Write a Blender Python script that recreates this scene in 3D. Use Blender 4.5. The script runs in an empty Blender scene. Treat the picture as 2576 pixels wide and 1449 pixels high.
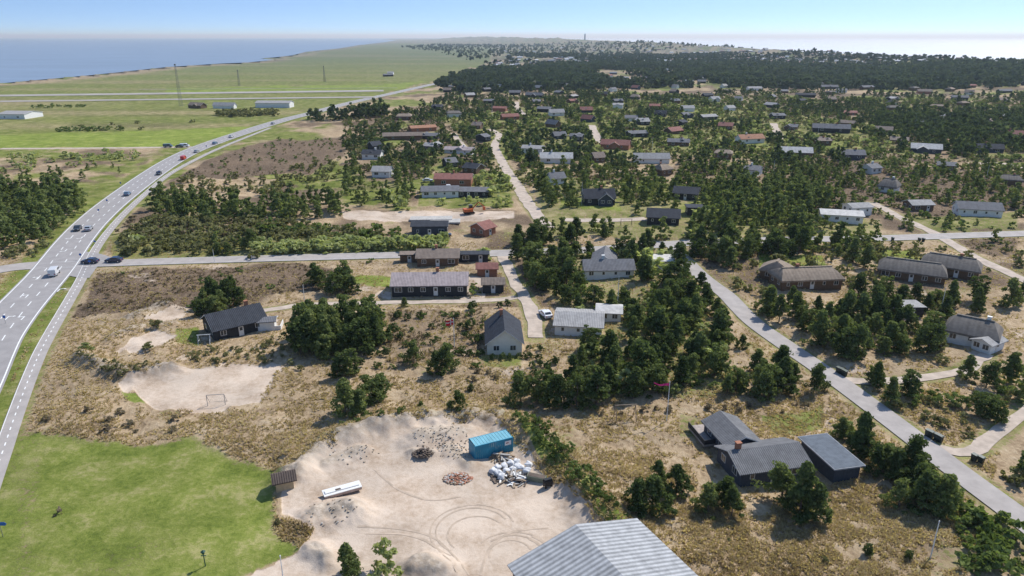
import bpy, math, random, numpy as np
from mathutils import Vector, Matrix
random.seed(7); rng=np.random.default_rng(7)
D=bpy.data; SC=bpy.context.scene; COL=SC.collection
# ---------- site survey: bearings + depression angles measured on the photo -> ground coordinates
F=1773.0; H0=58.0; PT=math.radians(19.6); SP,CP=math.sin(PT),math.cos(PT)
def W(u,v,z=0.0):
    tv=(v-724.5)/F; den=max(SP+tv*CP,0.0009); zc=(H0-z)/den
    return ((u-1288)/F*zc,(CP-tv*SP)*zc)
def ppm(v):
    return F*max(SP+(v-724.5)/F*CP,.0009)/H0
def WL(l,z=0): return [W(u,v,z) for u,v in l]
# ---------- noise
def _h(i,j,s):
    n=(i.astype(np.int64)*374761393+j.astype(np.int64)*668265263+s*982451653)&0x7fffffff
    n=((n^(n>>13))*1274126177)&0x7fffffff
    return ((n^(n>>16))&0xffff)/65535.0
def vn(x,y,s=0):
    xi=np.floor(x);yi=np.floor(y);fx=x-xi;fy=y-yi;fx=fx*fx*(3-2*fx);fy=fy*fy*(3-2*fy)
    a=_h(xi,yi,s);b=_h(xi+1,yi,s);c=_h(xi,yi+1,s);d=_h(xi+1,yi+1,s)
    return (a*(1-fx)+b*fx)*(1-fy)+(c*(1-fx)+d*fx)*fy
def fbm(x,y,s=0,o=3):
    t=0;a=.5;n=0
    for k in range(o):
        t=t+a*vn(x*2**k,y*2**k,s+k*17);n+=a;a*=.5
    return t/n
def sstep(a,b,x):
    t=np.clip((x-a)/(b-a),0,1);return t*t*(3-2*t)
def dist_line(x,y,pl):
    d=np.full(x.shape,1e9)
    for (ax,ay),(bx,by) in zip(pl[:-1],pl[1:]):
        vx,vy=bx-ax,by-ay;L=vx*vx+vy*vy+1e-9
        t=np.clip(((x-ax)*vx+(y-ay)*vy)/L,0,1)
        d=np.minimum(d,np.hypot(x-ax-t*vx,y-ay-t*vy))
    return d
def inside(x,y,pl):
    r=np.zeros(x.shape,bool);n=len(pl)
    for i in range(n):
        ax,ay=pl[i];bx,by=pl[(i+1)%n]
        if ay==by: continue
        c=((ay>y)!=(by>y))&(x<(bx-ax)*(y-ay)/(by-ay)+ax)
        r^=c
    return r
def near_box(x,y,pl,m):
    xs=[p[0] for p in pl];ys=[p[1] for p in pl]
    return (x>min(xs)-m)&(x<max(xs)+m)&(y>min(ys)-m)&(y<max(ys)+m)
def poly_w(x,y,pl,soft=None,warp=1.0):
    """soft inside weight of a world polygon"""
    out=np.zeros(x.shape)
    sel=near_box(x,y,pl,60)
    if not sel.any(): return out
    xs,ys=x[sel],y[sel]
    sc=np.clip(ys/120,.6,8)*warp
    wx=xs+(fbm(xs/(5*sc),ys/(5*sc),5)-.5)*5*sc; wy=ys+(fbm(xs/(5*sc),ys/(5*sc),9)-.5)*5*sc
    ins=inside(wx,wy,pl); d=dist_line(wx,wy,pl+[pl[0]])
    sd=np.where(ins,d,-d); s=soft if soft else .7*sc
    out[sel]=sstep(-s,s,sd); return out
def catmull(p,step=6):
    out=[];P=[p[0]]+list(p)+[p[-1]]
    for i in range(1,len(P)-2):
        p0,p1,p2,p3=[np.array(q,float) for q in P[i-1:i+3]]
        n=max(2,int(np.linalg.norm(p2-p1)/step))
        for k in range(n):
            t=k/n
            out.append(tuple(.5*((2*p1)+(-p0+p2)*t+(2*p0-5*p1+4*p2-p3)*t*t+(-p0+3*p1-3*p2+p3)*t**3)))
    out.append(tuple(p[-1]));return out
# ---------- materials
def nodes(name):
    m=D.materials.new(name);m.use_nodes=True;nt=m.node_tree;b=nt.nodes['Principled BSDF'];return m,nt,b
def N(nt,t,**k):
    n=nt.nodes.new(t)
    for a,v in k.items(): setattr(n,a,v)
    return n
def noise(nt,vec,scale,detail=4,rough=.6):
    n=N(nt,'ShaderNodeTexNoise');n.inputs['Scale'].default_value=scale;n.inputs['Detail'].default_value=detail;n.inputs['Roughness'].default_value=rough
    nt.links.new(vec,n.inputs['Vector']);return n.outputs['Fac']
def ramp(nt,fac,stops):
    r=N(nt,'ShaderNodeValToRGB');e=r.color_ramp.elements
    while len(e)<len(stops): e.new(.5)
    for el,(p,c) in zip(e,stops): el.position=p;el.color=(*c,1)
    nt.links.new(fac,r.inputs['Fac']);return r.outputs['Color']
def mixc(nt,f,a,b,bt='MIX'):
    m=N(nt,'ShaderNodeMix',data_type='RGBA',blend_type=bt)
    for s,v in ((m.inputs[0],f),(m.inputs[6],a),(m.inputs[7],b)):
        if hasattr(v,'node'): nt.links.new(v,s)
        elif isinstance(v,(tuple,list)): s.default_value=(*v,1)
        else: s.default_value=v
    return m.outputs[2]
def math_(nt,op,a,b=None,clamp=False):
    m=N(nt,'ShaderNodeMath',operation=op,use_clamp=clamp)
    for s,v in zip(m.inputs,(a,b)):
        if v is None: continue
        if hasattr(v,'node'): nt.links.new(v,s)
        else: s.default_value=v
    return m.outputs[0]
def bump(nt,b,h,st,dist):
    n=N(nt,'ShaderNodeBump');n.inputs['Strength'].default_value=st;n.inputs['Distance'].default_value=dist
    nt.links.new(h,n.inputs['Height']);nt.links.new(n.outputs[0],b.inputs['Normal'])
_mc={}
def mat(name,c,rough=.7,var=.25,scale=1.5,metal=0,spec=.3):
    if name in _mc:return _mc[name]
    m,nt,b=nodes(name);tc=N(nt,'ShaderNodeNewGeometry').outputs['Position']
    f=noise(nt,tc,scale,5)
    col=ramp(nt,f,[(.3,tuple(x*(1-var) for x in c)),(.7,tuple(min(1,x*(1+var)) for x in c))])
    nt.links.new(col,b.inputs['Base Color']);b.inputs['Roughness'].default_value=rough;b.inputs['Metallic'].default_value=metal
    b.inputs['Specular IOR Level'].default_value=spec
    _mc[name]=m;return m
def roofmat(name,c,period=.35,dirt=(.12,.1,.07),bs=.6,rough=.8,k=.25):
    if name in _mc:return _mc[name]
    m,nt,b=nodes(name);tc=N(nt,'ShaderNodeTexCoord').outputs['Object']
    w=N(nt,'ShaderNodeTexWave',wave_type='BANDS',bands_direction='X',wave_profile='SIN');w.inputs['Scale'].default_value=2*math.pi/period/20*1.0
    nt.links.new(tc,w.inputs['Vector'])
    w2=N(nt,'ShaderNodeTexWave',wave_type='BANDS',bands_direction='Y',wave_profile='SAW');w2.inputs['Scale'].default_value=2*math.pi/(period*1.3)/20
    nt.links.new(tc,w2.inputs['Vector'])
    f=noise(nt,tc,.9,6,.7)
    base=ramp(nt,f,[(.3,tuple(x*.72 for x in c)),(.62,tuple(x*1.15 for x in c)),(.85,tuple(x*.6+y*.4 for x,y in zip(c,dirt)))])
    wv=math_(nt,'MULTIPLY_ADD',w.outputs['Fac'],k); nt.nodes[-1].inputs[2].default_value=1-k
    cc=mixc(nt,1.0,base,wv,'MULTIPLY')
    nt.links.new(cc,b.inputs['Base Color']);b.inputs['Roughness'].default_value=rough;b.inputs['Specular IOR Level'].default_value=.12
    h=math_(nt,'ADD',w.outputs['Fac'],math_(nt,'MULTIPLY',w2.outputs['Fac'],.5));bump(nt,b,h,bs,.06)
    _mc[name]=m;return m
def leafmat(name,dark,mid,light,trans=.38,vs=.13):
    if name in _mc:return _mc[name]
    m,nt,b=nodes(name);g=N(nt,'ShaderNodeNewGeometry');oi=N(nt,'ShaderNodeObjectInfo')
    f=noise(nt,g.outputs['Position'],vs,3)
    a=math_(nt,'MULTIPLY',g.outputs['Random Per Island'],.42);a=math_(nt,'ADD',a,math_(nt,'MULTIPLY',f,1.1));a=math_(nt,'ADD',a,math_(nt,'MULTIPLY',oi.outputs['Random'],.35));a=math_(nt,'SUBTRACT',a,.43)
    col=ramp(nt,a,[(.1,dark),(.48,mid),(.92,light)])
    d=N(nt,'ShaderNodeBsdfDiffuse');t=N(nt,'ShaderNodeBsdfTranslucent');mx=N(nt,'ShaderNodeMixShader');mx.inputs[0].default_value=trans
    nt.links.new(col,d.inputs[0]);nt.links.new(mixc(nt,1.0,col,(1.3,1.35,.7),'MULTIPLY'),t.inputs[0]);nt.links.new(d.outputs[0],mx.inputs[1]);nt.links.new(t.outputs[0],mx.inputs[2])
    nt.links.new(mx.outputs[0],nt.nodes['Material Output'].inputs[0]);_mc[name]=m;return m
# ---------- mesh helpers
def mesh_np(name,V,Fq,mats,mi=None,smooth=False):
    """V (n,3); Fq (m,k) equal sized faces"""
    me=D.meshes.new(name);V=np.asarray(V,np.float32);Fq=np.asarray(Fq,np.int32);m,k=Fq.shape
    me.vertices.add(len(V));me.vertices.foreach_set('co',V.ravel())
    me.loops.add(m*k);me.loops.foreach_set('vertex_index',Fq.ravel())
    me.polygons.add(m);me.polygons.foreach_set('loop_start',np.arange(m,dtype=np.int32)*k)
    me.polygons.foreach_set('loop_total',np.full(m,k,np.int32))
    if mi is not None: me.polygons.foreach_set('material_index',np.asarray(mi,np.int32))
    if smooth: me.polygons.foreach_set('use_smooth',np.ones(m,bool))
    for x in (mats if isinstance(mats,(list,tuple)) else [mats]): me.materials.append(x)
    me.update(calc_edges=True);return me
class B:
    def __init__(s): s.v=[];s.f=[];s.m=[]
    def add(s,vs,fs,mi=0):
        o=len(s.v);s.v+=[tuple(v) for v in vs];s.f+=[tuple(i+o for i in f) for f in fs];s.m+=[mi]*len(fs);return s
    def box(s,x0,x1,y0,y1,z0,z1,mi=0):
        return s.add([(x0,y0,z0),(x1,y0,z0),(x1,y1,z0),(x0,y1,z0),(x0,y0,z1),(x1,y0,z1),(x1,y1,z1),(x0,y1,z1)],[(3,2,1,0),(4,5,6,7),(0,1,5,4),(1,2,6,5),(2,3,7,6),(3,0,4,7)],mi)
    def prism(s,prof,x0,x1,mi=0,cap=None,axis='x'):
        n=len(prof)
        if axis=='x': vs=[(x0,a,b) for a,b in prof]+[(x1,a,b) for a,b in prof]
        else: vs=[(a,x0,b) for a,b in prof]+[(a,x1,b) for a,b in prof]
        o=len(s.v);s.add(vs,[(i,(i+1)%n,n+(i+1)%n,n+i) for i in range(n)],mi)
        c=mi if cap is None else cap
        s.f+=[tuple(o+i for i in range(n))[::-1],tuple(o+n+i for i in range(n))];s.m+=[c,c];return s
    def tube(s,p,q,r0,r1,n=6,mi=0):
        p=Vector(p);q=Vector(q);d=(q-p).normalized();a=d.orthogonal().normalized();b=d.cross(a)
        vs=[p+(a*math.cos(t)+b*math.sin(t))*r0 for t in [2*math.pi*i/n for i in range(n)]]+[q+(a*math.cos(t)+b*math.sin(t))*r1 for t in [2*math.pi*i/n for i in range(n)]]
        return s.add(vs,[(i,(i+1)%n,n+(i+1)%n,n+i) for i in range(n)]+[tuple(range(n))[::-1],tuple(range(n,2*n))],mi)
    def mesh(s,name,mats,smooth=False):
        me=D.meshes.new(name);me.from_pydata(s.v,[],s.f)
        for x in (mats if isinstance(mats,(list,tuple)) else [mats]): me.materials.append(x)
        me.polygons.foreach_set('material_index',s.m)
        if smooth: me.polygons.foreach_set('use_smooth',[True]*len(s.f))
        me.update();return me
def ob(name,me,parent=None,loc=(0,0,0),rz=0,label=None,cat=None,kind=None,group=None,sc=None):
    o=D.objects.new(name,me);COL.objects.link(o);o.location=loc;o.rotation_euler=(0,0,rz)
    if sc is not None:o.scale=sc
    if parent:o.parent=parent
    if label:o['label']=label
    if cat:o['category']=cat
    if kind:o['kind']=kind
    if group:o['group']=group
    return o
# ---------- roads (surveyed)
MAIN=catmull(WL([(-230,1250),(-79,975),(-19,860),(51,770),(128,685),(217,573),(316,487),(440,402),(540,358),(700,306),(790,283),(880,259),(1000,232),(1095,211),(1180,196)]),15)
BIKE=catmull(WL([(-75,1380),(-25,1230),(10,1130),(48,1020),(100,890),(155,790),(205,702),(245,622),(300,552),(362,492),(425,440),(500,398),(570,366),(680,322)]),12)
SIDE=catmull(WL([(120,668),(240,664),(450,657),(700,650),(1050,641),(1270,637),(1500,628),(1690,614),(1950,604),(2200,600),(2576,588),(3000,575)]),15)
DIAG=catmull(WL([(1690,612),(1720,650),(1770,700),(1830,745),(1900,815),(2080,940),(2250,1065),(2420,1195),(2576,1310),(2760,1450)]),12)
TRK1=catmull(WL([(1262,640),(1285,690),(1318,745),(1342,800),(1345,850)]),10)
TRK2=catmull(WL([(1380,575),(1335,520),(1303,470),(1270,420),(1245,368),(1255,340),(1230,325)]),12)
TRK3=catmull(WL([(2195,510),(2260,545),(2340,582),(2440,640),(2576,705),(2700,760)]),12)
TRK4=catmull(WL([(2100,955),(2180,960),(2270,958),(2420,932),(2480,890)]),10)
TRK5=catmull(WL([(2365,1130),(2430,1140),(2480,1115),(2530,1075),(2620,1000)]),10)
TRK6=catmull(WL([(1420,553),(1520,555),(1625,550)]),15)
TRK7=WL([(1300,255),(1300,270),(1318,290)]);TRK8=WL([(1488,315),(1500,340),(1515,360)]);TRK9=WL([(1945,310),(1955,332),(1970,350)]);TRK10=WL([(1140,335),(1155,355),(1180,388)])
TRK11=catmull(WL([(640,785),(760,768),(900,762),(1050,760),(1240,755),(1300,748)]),10)
TRK12=catmull(WL([(0,374),(200,373),(400,371),(480,370)]),20)
TRK13=WL([(2440,412),(2530,412),(2576,425),(2700,440)])
LEFTR=catmull(WL([(100,668),(40,672),(-60,690),(-200,720)]),10)
ROADS=[(MAIN,11,1),(BIKE,2.6,1),(SIDE,6,1),(LEFTR,7,1),(DIAG,4.4,1),(TRK1,3.0,0),(TRK2,4.6,0),(TRK3,3.4,0),(TRK4,2.4,0),(TRK5,2.2,0),(TRK6,4.5,0),(TRK7,5,0),(TRK8,5,0),(TRK9,5,0),(TRK10,3.5,0),(TRK11,2.2,0),(TRK12,5,0),(TRK13,5,0)]
def road_d(x,y):
    """signed clearance to nearest road edge"""
    d=np.full(x.shape,1e9)
    for pl,w,_ in ROADS:
        s=near_box(x,y,pl,40)
        if s.any(): d[s]=np.minimum(d[s],dist_line(x[s],y[s],pl)-w/2)
    return d
# ---------- land cover polygons (world)
def PW(*l): return WL(l)
BIG=75000
FJ=WL([(-1400,300),(-700,255),(-300,228),(0,209),(110,199),(200,191),(300,181),(420,168),(500,163),(560,159),(620,157),(690,150),(655,147),(700,143),(735,139),(770,130),(850,122),(900,114),(960,107),(1000,101),(960,98.5),(1010,96.2),(1040,95)])
FJ=FJ+[(FJ[-1][0]*1.3,BIG),(-BIG,BIG),(-BIG,FJ[0][1])]
OS=WL([(3300,262),(2900,208),(2576,166),(2300,151),(2000,136),(1750,120),(1500,104),(1430,99),(1380,96)])
OS=OS+[(OS[-1][0]*2,BIG),(BIG,BIG),(BIG,OS[0][1])]
FIELD=PW((-150,1100),(30,1092),(200,1098),(330,1125),(480,1100),(560,1132),(700,1182),(745,1205),(700,1235),(695,1330),(770,1395),(600,1460),(560,1600),(-400,1600))
WORN=PW((20,1110),(100,1098),(118,1105),(100,1250),(90,1500),(40,1500))
LOT=PW((560,1475),(760,1392),(790,1345),(705,1290),(705,1245),(760,1180),(830,1130),(930,1088),(1040,1066),(1240,1066),(1285,1100),(1400,1225),(1490,1290),(1500,1330),(1500,1700),(560,1700))
VOLL=PW((290,965),(440,930),(560,918),(718,922),(690,960),(650,1012),(560,1037),(400,1032),(330,1000))
SANDS=[LOT,VOLL,PW((290,885),(330,855),(400,838),(450,845),(400,882),(310,900)),PW((365,805),(440,768),(475,772),(430,815)),PW((845,535),(1000,533),(1310,535),(1310,552),(1000,560),(850,553)),
 PW((950,730),(985,735),(985,750),(930,748)),PW((1160,700),(1215,700),(1215,748),(1170,750)),PW((650,800),(705,800),(700,838),(640,838)),PW((1390,800),(1440,810),(1430,850),(1380,830)),PW((2390,820),(2450,850),(2470,900),(2430,900))]
FARM=PW((-900,400),(0,378),(480,372),(640,322),(780,289),(1000,231),(1100,207),(1240,150),(1240,118),(1000,108),(870,119),(740,141),(690,150),(420,172),(200,197),(0,214),(-900,290))
LIMES=[PW((-200,344),(300,332),(600,318),(640,322),(560,345),(480,371),(-200,372)),PW((430,222),(1000,212),(1090,205),(1000,226),(430,238))]
GREENS=[(FIELD,1),(FARM,.75),(PW((870,718),(900,702),(985,698),(975,725),(930,728)),1),(PW((1915,650),(2050,640),(2085,690),(1920,695)),.9),(PW((2160,630),(2290,632),(2340,660),(2200,682)),.9),
 (PW((1905,1045),(2065,1022),(2065,1085),(1930,1088)),.75),(PW((430,835),(500,820),(505,868),(430,868)),.9),(PW((1430,505),(1560,505),(1570,535),(1430,530)),.9),
 (PW((780,1150),(830,1080),(1060,1048),(1290,1042),(1290,1060),(1040,1060),(930,1080),(830,1125)),.9),(PW((1290,1050),(1340,1070),(1440,1180),(1560,1310),(1660,1400),(1580,1400),(1490,1285),(1400,1200)),.9),
 (PW((1080,440),(1300,430),(1310,525),(1060,520)),.7),(PW((1210,900),(1330,880),(1330,925),(1220,930)),.7),(PW((300,985),(380,985),(390,1012),(310,1005)),.9),(PW((2250,545),(2576,535),(2576,580),(2300,580)),.6),
 (PW((1100,300),(1700,240),(2300,330),(2200,390),(1600,395),(1250,380)),.6),(PW((1700,1030),(1800,1060),(1790,1110),(1700,1100)),.5),(PW((2330,1380),(2400,1280),(2576,1330),(2700,1460),(2330,1460)),.4),(PW((1340,420),(1700,500),(2200,560),(2200,600),(1400,600)),.55),(PW((1300,610),(1700,640),(1900,1000),(1500,1000),(1440,800)),.5),(PW((300,590),(640,575),(1000,600),(1130,640),(620,650),(300,650)),.6)]
HEATH=[(PW((240,690),(500,672),(780,665),(880,690),(760,740),(640,762),(480,775),(330,785),(230,800),(190,800)),.85),(PW((460,445),(560,390),(700,355),(870,350),(870,400),(760,440),(560,452)),.95),
 (PW((1990,400),(2576,440),(2700,540),(2200,525),(2000,470)),.8),(PW((150,325),(200,290),(520,286),(700,292),(560,312),(350,322)),.8),(PW((960,780),(1230,780),(1220,900),(960,920)),.5),
 (PW((1700,410),(2000,420),(2000,470),(1640,440)),.55),(PW((2380,590),(2576,590),(2576,650),(2420,640)),.7),(PW((900,300),(1300,260),(2000,240),(2700,250),(2700,420),(2000,400),(1240,420),(880,430)),.48)]
BERMS=[(PW((742,1205),(765,1165),(840,1118),(940,1082),(1050,1060),(1250,1052)),1.9,3.0),(PW((1285,1065),(1345,1110),(1430,1195),(1520,1300),(1600,1380)),2.1,3.0),(PW((200,905),(270,935),(340,945),(430,935)),1.6,2.4),
 (PW((300,850),(360,830),(430,822)),1.1,2.5),(PW((800,1300),(880,1290)),1.5,2.6),(PW((1060,1100),(1160,1090)),1.2,3.2),(PW((1040,1143),(1085,1143)),.8,1.2),(PW((790,1390),(820,1410)),1.0,1.6),(PW((1060,1425),(1100,1440)),1.4,2.0),(PW((330,800),(420,770)),1.0,2.5),(PW((1130,1130),(1180,1170)),.6,1.8),(PW((820,1170),(900,1140)),1.0,2.2)]
RIDGE=WL([(3300,290),(2900,225),(2700,198),(2576,180),(2300,163),(2000,147),(1750,131),(1500,114),(1350,107),(1200,102)])
def Hf(x,y,rd=None):
    x=np.asarray(x,float);y=np.asarray(y,float)
    if rd is None: rd=road_d(x,y)
    k=sstep(.5,6,rd)
    fl=np.ones(x.shape)
    for p in (FIELD,LOT,VOLL): fl=fl*(1-.93*poly_w(x,y,p,2.0,.3))
    farm=1-.9*poly_w(x,y,FARM)
    h=((fbm(x/14,y/14,31)-.35)*1.8+(fbm(x/3.1,y/3.1,33)-.5)*.6)*k*fl*farm
    bsum=np.zeros(x.shape)
    for pl,hh,w in BERMS:
        s=near_box(x,y,pl,w*3)
        if s.any():
            dd=dist_line(x[s],y[s],pl)+(fbm(x[s]/3,y[s]/3,41)-.5)*2.2
            bsum[s]=np.maximum(bsum[s],hh*np.exp(-(dd/w)**2*1.2)*(.55+.9*fbm(x[s]/2.4,y[s]/2.4,43,4)))
    h=h+bsum
    far=y>600
    if far.any():
        xf,yf=x[far],y[far];d=dist_line(xf,yf,RIDGE);wd=120+yf*.05
        r=np.exp(-(d/wd)**2)*(9+yf*.0035)*(.35+1.3*fbm(xf/130,yf/130,51,4))
        hf=h[far]+r+np.clip((yf-600)/1500,0,1)*(fbm(xf/160,yf/160,55)-.4)*7*np.clip((xf+60)/300,0,1)*farm[far]
        ins=inside(xf,yf,FJ)|inside(xf,yf,OS);h[far]=np.where(ins,-6.0,np.maximum(hf,.2))
    return h
def Z(x,y): return float(Hf(np.array([x]),np.array([y]))[0])
# ---------- ground sheet
def ground():
    s=np.concatenate([np.linspace(1.75,.021,900)]);ys=np.concatenate([[-300,-50,15],58/s,58/np.geomspace(.0205,.00085,110)])
    t=np.linspace(-1.25,1.25,1000);nx=len(t);ny=len(ys)
    Y=np.repeat(ys[:,None],nx,1);X=t[None,:]*np.maximum(Y,33)*1.0
    x=X.ravel();y=Y.ravel();rd=road_d(x,y);h=Hf(x,y,rd);h[(rd<.6)]=np.minimum(h[(rd<.6)],-.02)
    V=np.stack([x,y,h],1);i=np.arange(nx*(ny-1)).reshape(ny-1,nx)[:,:-1].ravel()
    Fq=np.stack([i,i+1,i+nx+1,i+nx],1)
    g=(fbm(x/26,y/26,61,4)-.44)*3.6;g=np.clip(g,0,.8)*sstep(150,260,y)+np.clip((fbm(x/8,y/8,63)-.64)*3,0,.4)
    he=np.clip((fbm(x/22,y/22,71,4)-.40)*3.5,0,.85)*np.where(y<150,.3,1)
    sa=np.clip((fbm(x/9,y/9,81,3)-.70)*6,0,.55)*(1-.7*sstep(150,260,y))
    farm=poly_w(x,y,FARM);g*=1-farm;he*=1-farm;sa*=1-farm
    for p,w in HEATH: a=poly_w(x,y,p);he=np.maximum(he,a*w);g*=1-a*(.8 if w>.49 else 0)
    lime=np.zeros(x.shape)
    for p,w in GREENS:
        a=poly_w(x,y,p,2.2,1.0) if p is FIELD else poly_w(x,y,p)
        if p is FIELD: a=a*(.66+.55*fbm(x/9,y/9,65,4))
        g=np.maximum(g,a*w)
        if w<.8 and p is not FARM: he*=1-a*.4
        else: he*=1-a*.0 if p is FARM else 1-np.clip(a,0,1)
        sa*=1-np.clip(a,0,1)
        if w==1 or w==.9: lime=np.maximum(lime,a*(.22 if p is FIELD else .4))
    g*=1-.35*poly_w(x,y,WORN,1.2,.6)*(.5+.7*fbm(x/.9,y/9,67))
    strip=vn(x/260,y/45,91);g*=np.where(farm>.5,.6+.6*strip,1);he=np.maximum(he,farm*np.clip((vn(x/180,y/38,93)-.5)*2.4,0,.7))
    for p in LIMES: a=poly_w(x,y,p);lime=np.maximum(lime,a*.8);g=np.maximum(g,a*.95);he*=1-a
    sh=farm*sstep(90,25,dist_line(x,y,FJ[:22])*1.0);he=np.maximum(he,sh*.35);g*=1-.7*sh;lime*=1-sh
    vg=sstep(7,0,dist_line(x,y,MAIN)-6.5)*(y<600);g=np.maximum(g,vg*.95);he*=1-vg
    vg=sstep(2.2,.3,rd)*.55;g=np.maximum(g,vg);he*=1-vg
    for p in SANDS:
        a=poly_w(x,y,p,None,.6);sa=np.maximum(sa,a);g*=1-a
    b=np.zeros(x.shape)
    for pl,hh,w in BERMS[:1]+BERMS[2:]:
        q=near_box(x,y,pl,w*2);b[q]=np.maximum(b[q],np.exp(-(dist_line(x[q],y[q],pl)/w/.8)**2)) if q.any() else b[q]
    g=g*(1-.6*b)
    me=mesh_np('ground',V,Fq,GMAT,smooth=True)
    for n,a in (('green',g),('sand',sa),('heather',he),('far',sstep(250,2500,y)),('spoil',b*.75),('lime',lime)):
        at=me.attributes.new(n,'FLOAT','POINT');at.data.foreach_set('value',a.astype(np.float32))
    o=ob('ground',me,kind='structure');o['label']='dry dune grassland with heather, meadow and bare sand'
def gmat():
    m,nt,b=nodes('dune_ground');P=N(nt,'ShaderNodeNewGeometry').outputs['Position']
    def at(n):
        a=N(nt,'ShaderNodeAttribute');a.attribute_name=n;return a.outputs['Fac']
    n1=noise(nt,P,.18,8,.62);n2=noise(nt,P,1.3,7,.7);n3=noise(nt,P,5,4,.7);n4=noise(nt,P,.05,5)
    mp=N(nt,'ShaderNodeMapping');mp.inputs['Scale'].default_value=(1.2,.35,1);mp.inputs['Rotation'].default_value=(0,0,.4);nt.links.new(P,mp.inputs[0]);n5=noise(nt,mp.outputs[0],1.6,6,.7)
    mid=math_(nt,'ADD',math_(nt,'MULTIPLY',n1,.35),math_(nt,'ADD',math_(nt,'MULTIPLY',n2,.35),math_(nt,'MULTIPLY',n5,.3)))
    dry=ramp(nt,mid,[(.37,(.15,.108,.064)),(.45,(.31,.225,.14)),(.53,(.44,.335,.215)),(.63,(.55,.445,.31))])
    gr=ramp(nt,math_(nt,'ADD',math_(nt,'MULTIPLY',n1,.6),math_(nt,'MULTIPLY',n2,.4)),[(.36,(.08,.11,.022)),(.46,(.145,.175,.038)),(.53,(.20,.215,.06)),(.61,(.31,.28,.13))])
    lm=ramp(nt,math_(nt,'ADD',math_(nt,'MULTIPLY',n1,.5),math_(nt,'MULTIPLY',n2,.5)),[(.36,(.13,.18,.025)),(.5,(.22,.28,.05)),(.62,(.34,.36,.10))])
    sd=ramp(nt,math_(nt,'ADD',math_(nt,'MULTIPLY',n1,.6),math_(nt,'MULTIPLY',n2,.4)),[(.34,(.36,.27,.195)),(.45,(.49,.39,.30)),(.56,(.59,.49,.395))])
    hh=ramp(nt,math_(nt,'ADD',math_(nt,'MULTIPLY',n2,.45),math_(nt,'MULTIPLY',n3,.55)),[(.37,(.065,.047,.03)),(.46,(.135,.095,.065)),(.54,(.205,.15,.105)),(.63,(.34,.27,.17))])
    sp=ramp(nt,n2,[(.38,(.24,.20,.15)),(.5,(.38,.32,.25)),(.6,(.50,.43,.35))])
    def fac(a,amp=.7):
        x=math_(nt,'ADD',a,math_(nt,'MULTIPLY',math_(nt,'SUBTRACT',n2,.5),amp*2));
        r=N(nt,'ShaderNodeMapRange',interpolation_type='SMOOTHSTEP');r.inputs[1].default_value=.28;r.inputs[2].default_value=.72;nt.links.new(x,r.inputs[0])
        k=math_(nt,'GREATER_THAN',a,.02);return math_(nt,'MULTIPLY',r.outputs[0],k)
    gr=mixc(nt,at('lime'),gr,lm)
    c=mixc(nt,fac(at('heather')),dry,hh);c=mixc(nt,fac(at('green'),.9),c,gr);c=mixc(nt,fac(at('sand'),.35),c,sd);c=mixc(nt,math_(nt,'MULTIPLY',fac(at('spoil'),.7),.7),c,sp)
    c=mixc(nt,math_(nt,'MULTIPLY',at('far'),.55),c,(.11,.14,.125))  # distance haze painted into the ground colour as a cool fade
    v=ramp(nt,n4,[(.35,(.82,.82,.82)),(.65,(1.12,1.1,1.08))]);c=mixc(nt,1.0,c,v,'MULTIPLY')
    nt.links.new(c,b.inputs['Base Color']);b.inputs['Roughness'].default_value=.95;b.inputs['Specular IOR Level'].default_value=.05
    hb=math_(nt,'ADD',math_(nt,'MULTIPLY',n2,1.0),math_(nt,'MULTIPLY',n3,.35))
    hb=math_(nt,'MULTIPLY',hb,math_(nt,'SUBTRACT',1.0,math_(nt,'MULTIPLY',math_(nt,'MAXIMUM',at('sand'),math_(nt,'MULTIPLY',at('green'),.6)),.75)))
    bump(nt,b,hb,.7,.45);return m
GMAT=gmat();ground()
# ---------- road surfaces
def rib_mesh(pl,w,off=0,z=.03,dash=None,jit=0,step=2.0):
    p=np.array(catmull(pl,step) if len(pl)<400 else pl,float)
    seg=np.hypot(*np.diff(p,axis=0).T);s=np.concatenate([[0],np.cumsum(seg)])
    if dash:
        st,gp=dash;ts=[];a=0
        while a+st<s[-1]: ts.append((a,a+st));a+=st+gp
    else:
        n=max(2,int(s[-1]/step));e=np.linspace(0,s[-1],n);ts=[(e[i],e[i+1]) for i in range(n-1)]
    V=[];Fc=[]
    def pt(t):
        x=np.interp(t,s,p[:,0]);y=np.interp(t,s,p[:,1]);e=.8
        dx=np.interp(t+e,s,p[:,0])-np.interp(t-e,s,p[:,0]);dy=np.interp(t+e,s,p[:,1])-np.interp(t-e,s,p[:,1]);l=math.hypot(dx,dy)+1e-9
        return x,y,-dy/l,dx/l
    last=None
    for a,b in ts:
        for k,t in enumerate((a,b)):
            if not dash and k==0 and last is not None: continue
            x,y,nx,ny=pt(t);j1=j2=0
            if jit:
                j1=(float(vn(np.array([t/3.]),np.array([1.5]),3)[0])-.5)*jit;j2=(float(vn(np.array([t/3.]),np.array([7.5]),4)[0])-.5)*jit
            V+=[(x+nx*(off-w/2+j1),y+ny*(off-w/2+j1),z),(x+nx*(off+w/2+j2),y+ny*(off+w/2+j2),z)];last=1
        n=len(V);Fc.append((n-4,n-3,n-1,n-2))
    return V,[f[::-1] for f in Fc]
ASPH=mat('worn_asphalt',(.31,.29,.28),.85,.12,.35);ASPH2=mat('pale_asphalt',(.37,.335,.31),.9,.15,.4);TRK=mat('sand_track',(.46,.38,.31),.95,.25,.4);PAINT=mat('road_paint',(.78,.78,.76),.6,.08,3)
nm={id(MAIN):'main_road',id(BIKE):'cycle_path',id(SIDE):'side_road',id(DIAG):'lane_road'}
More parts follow.
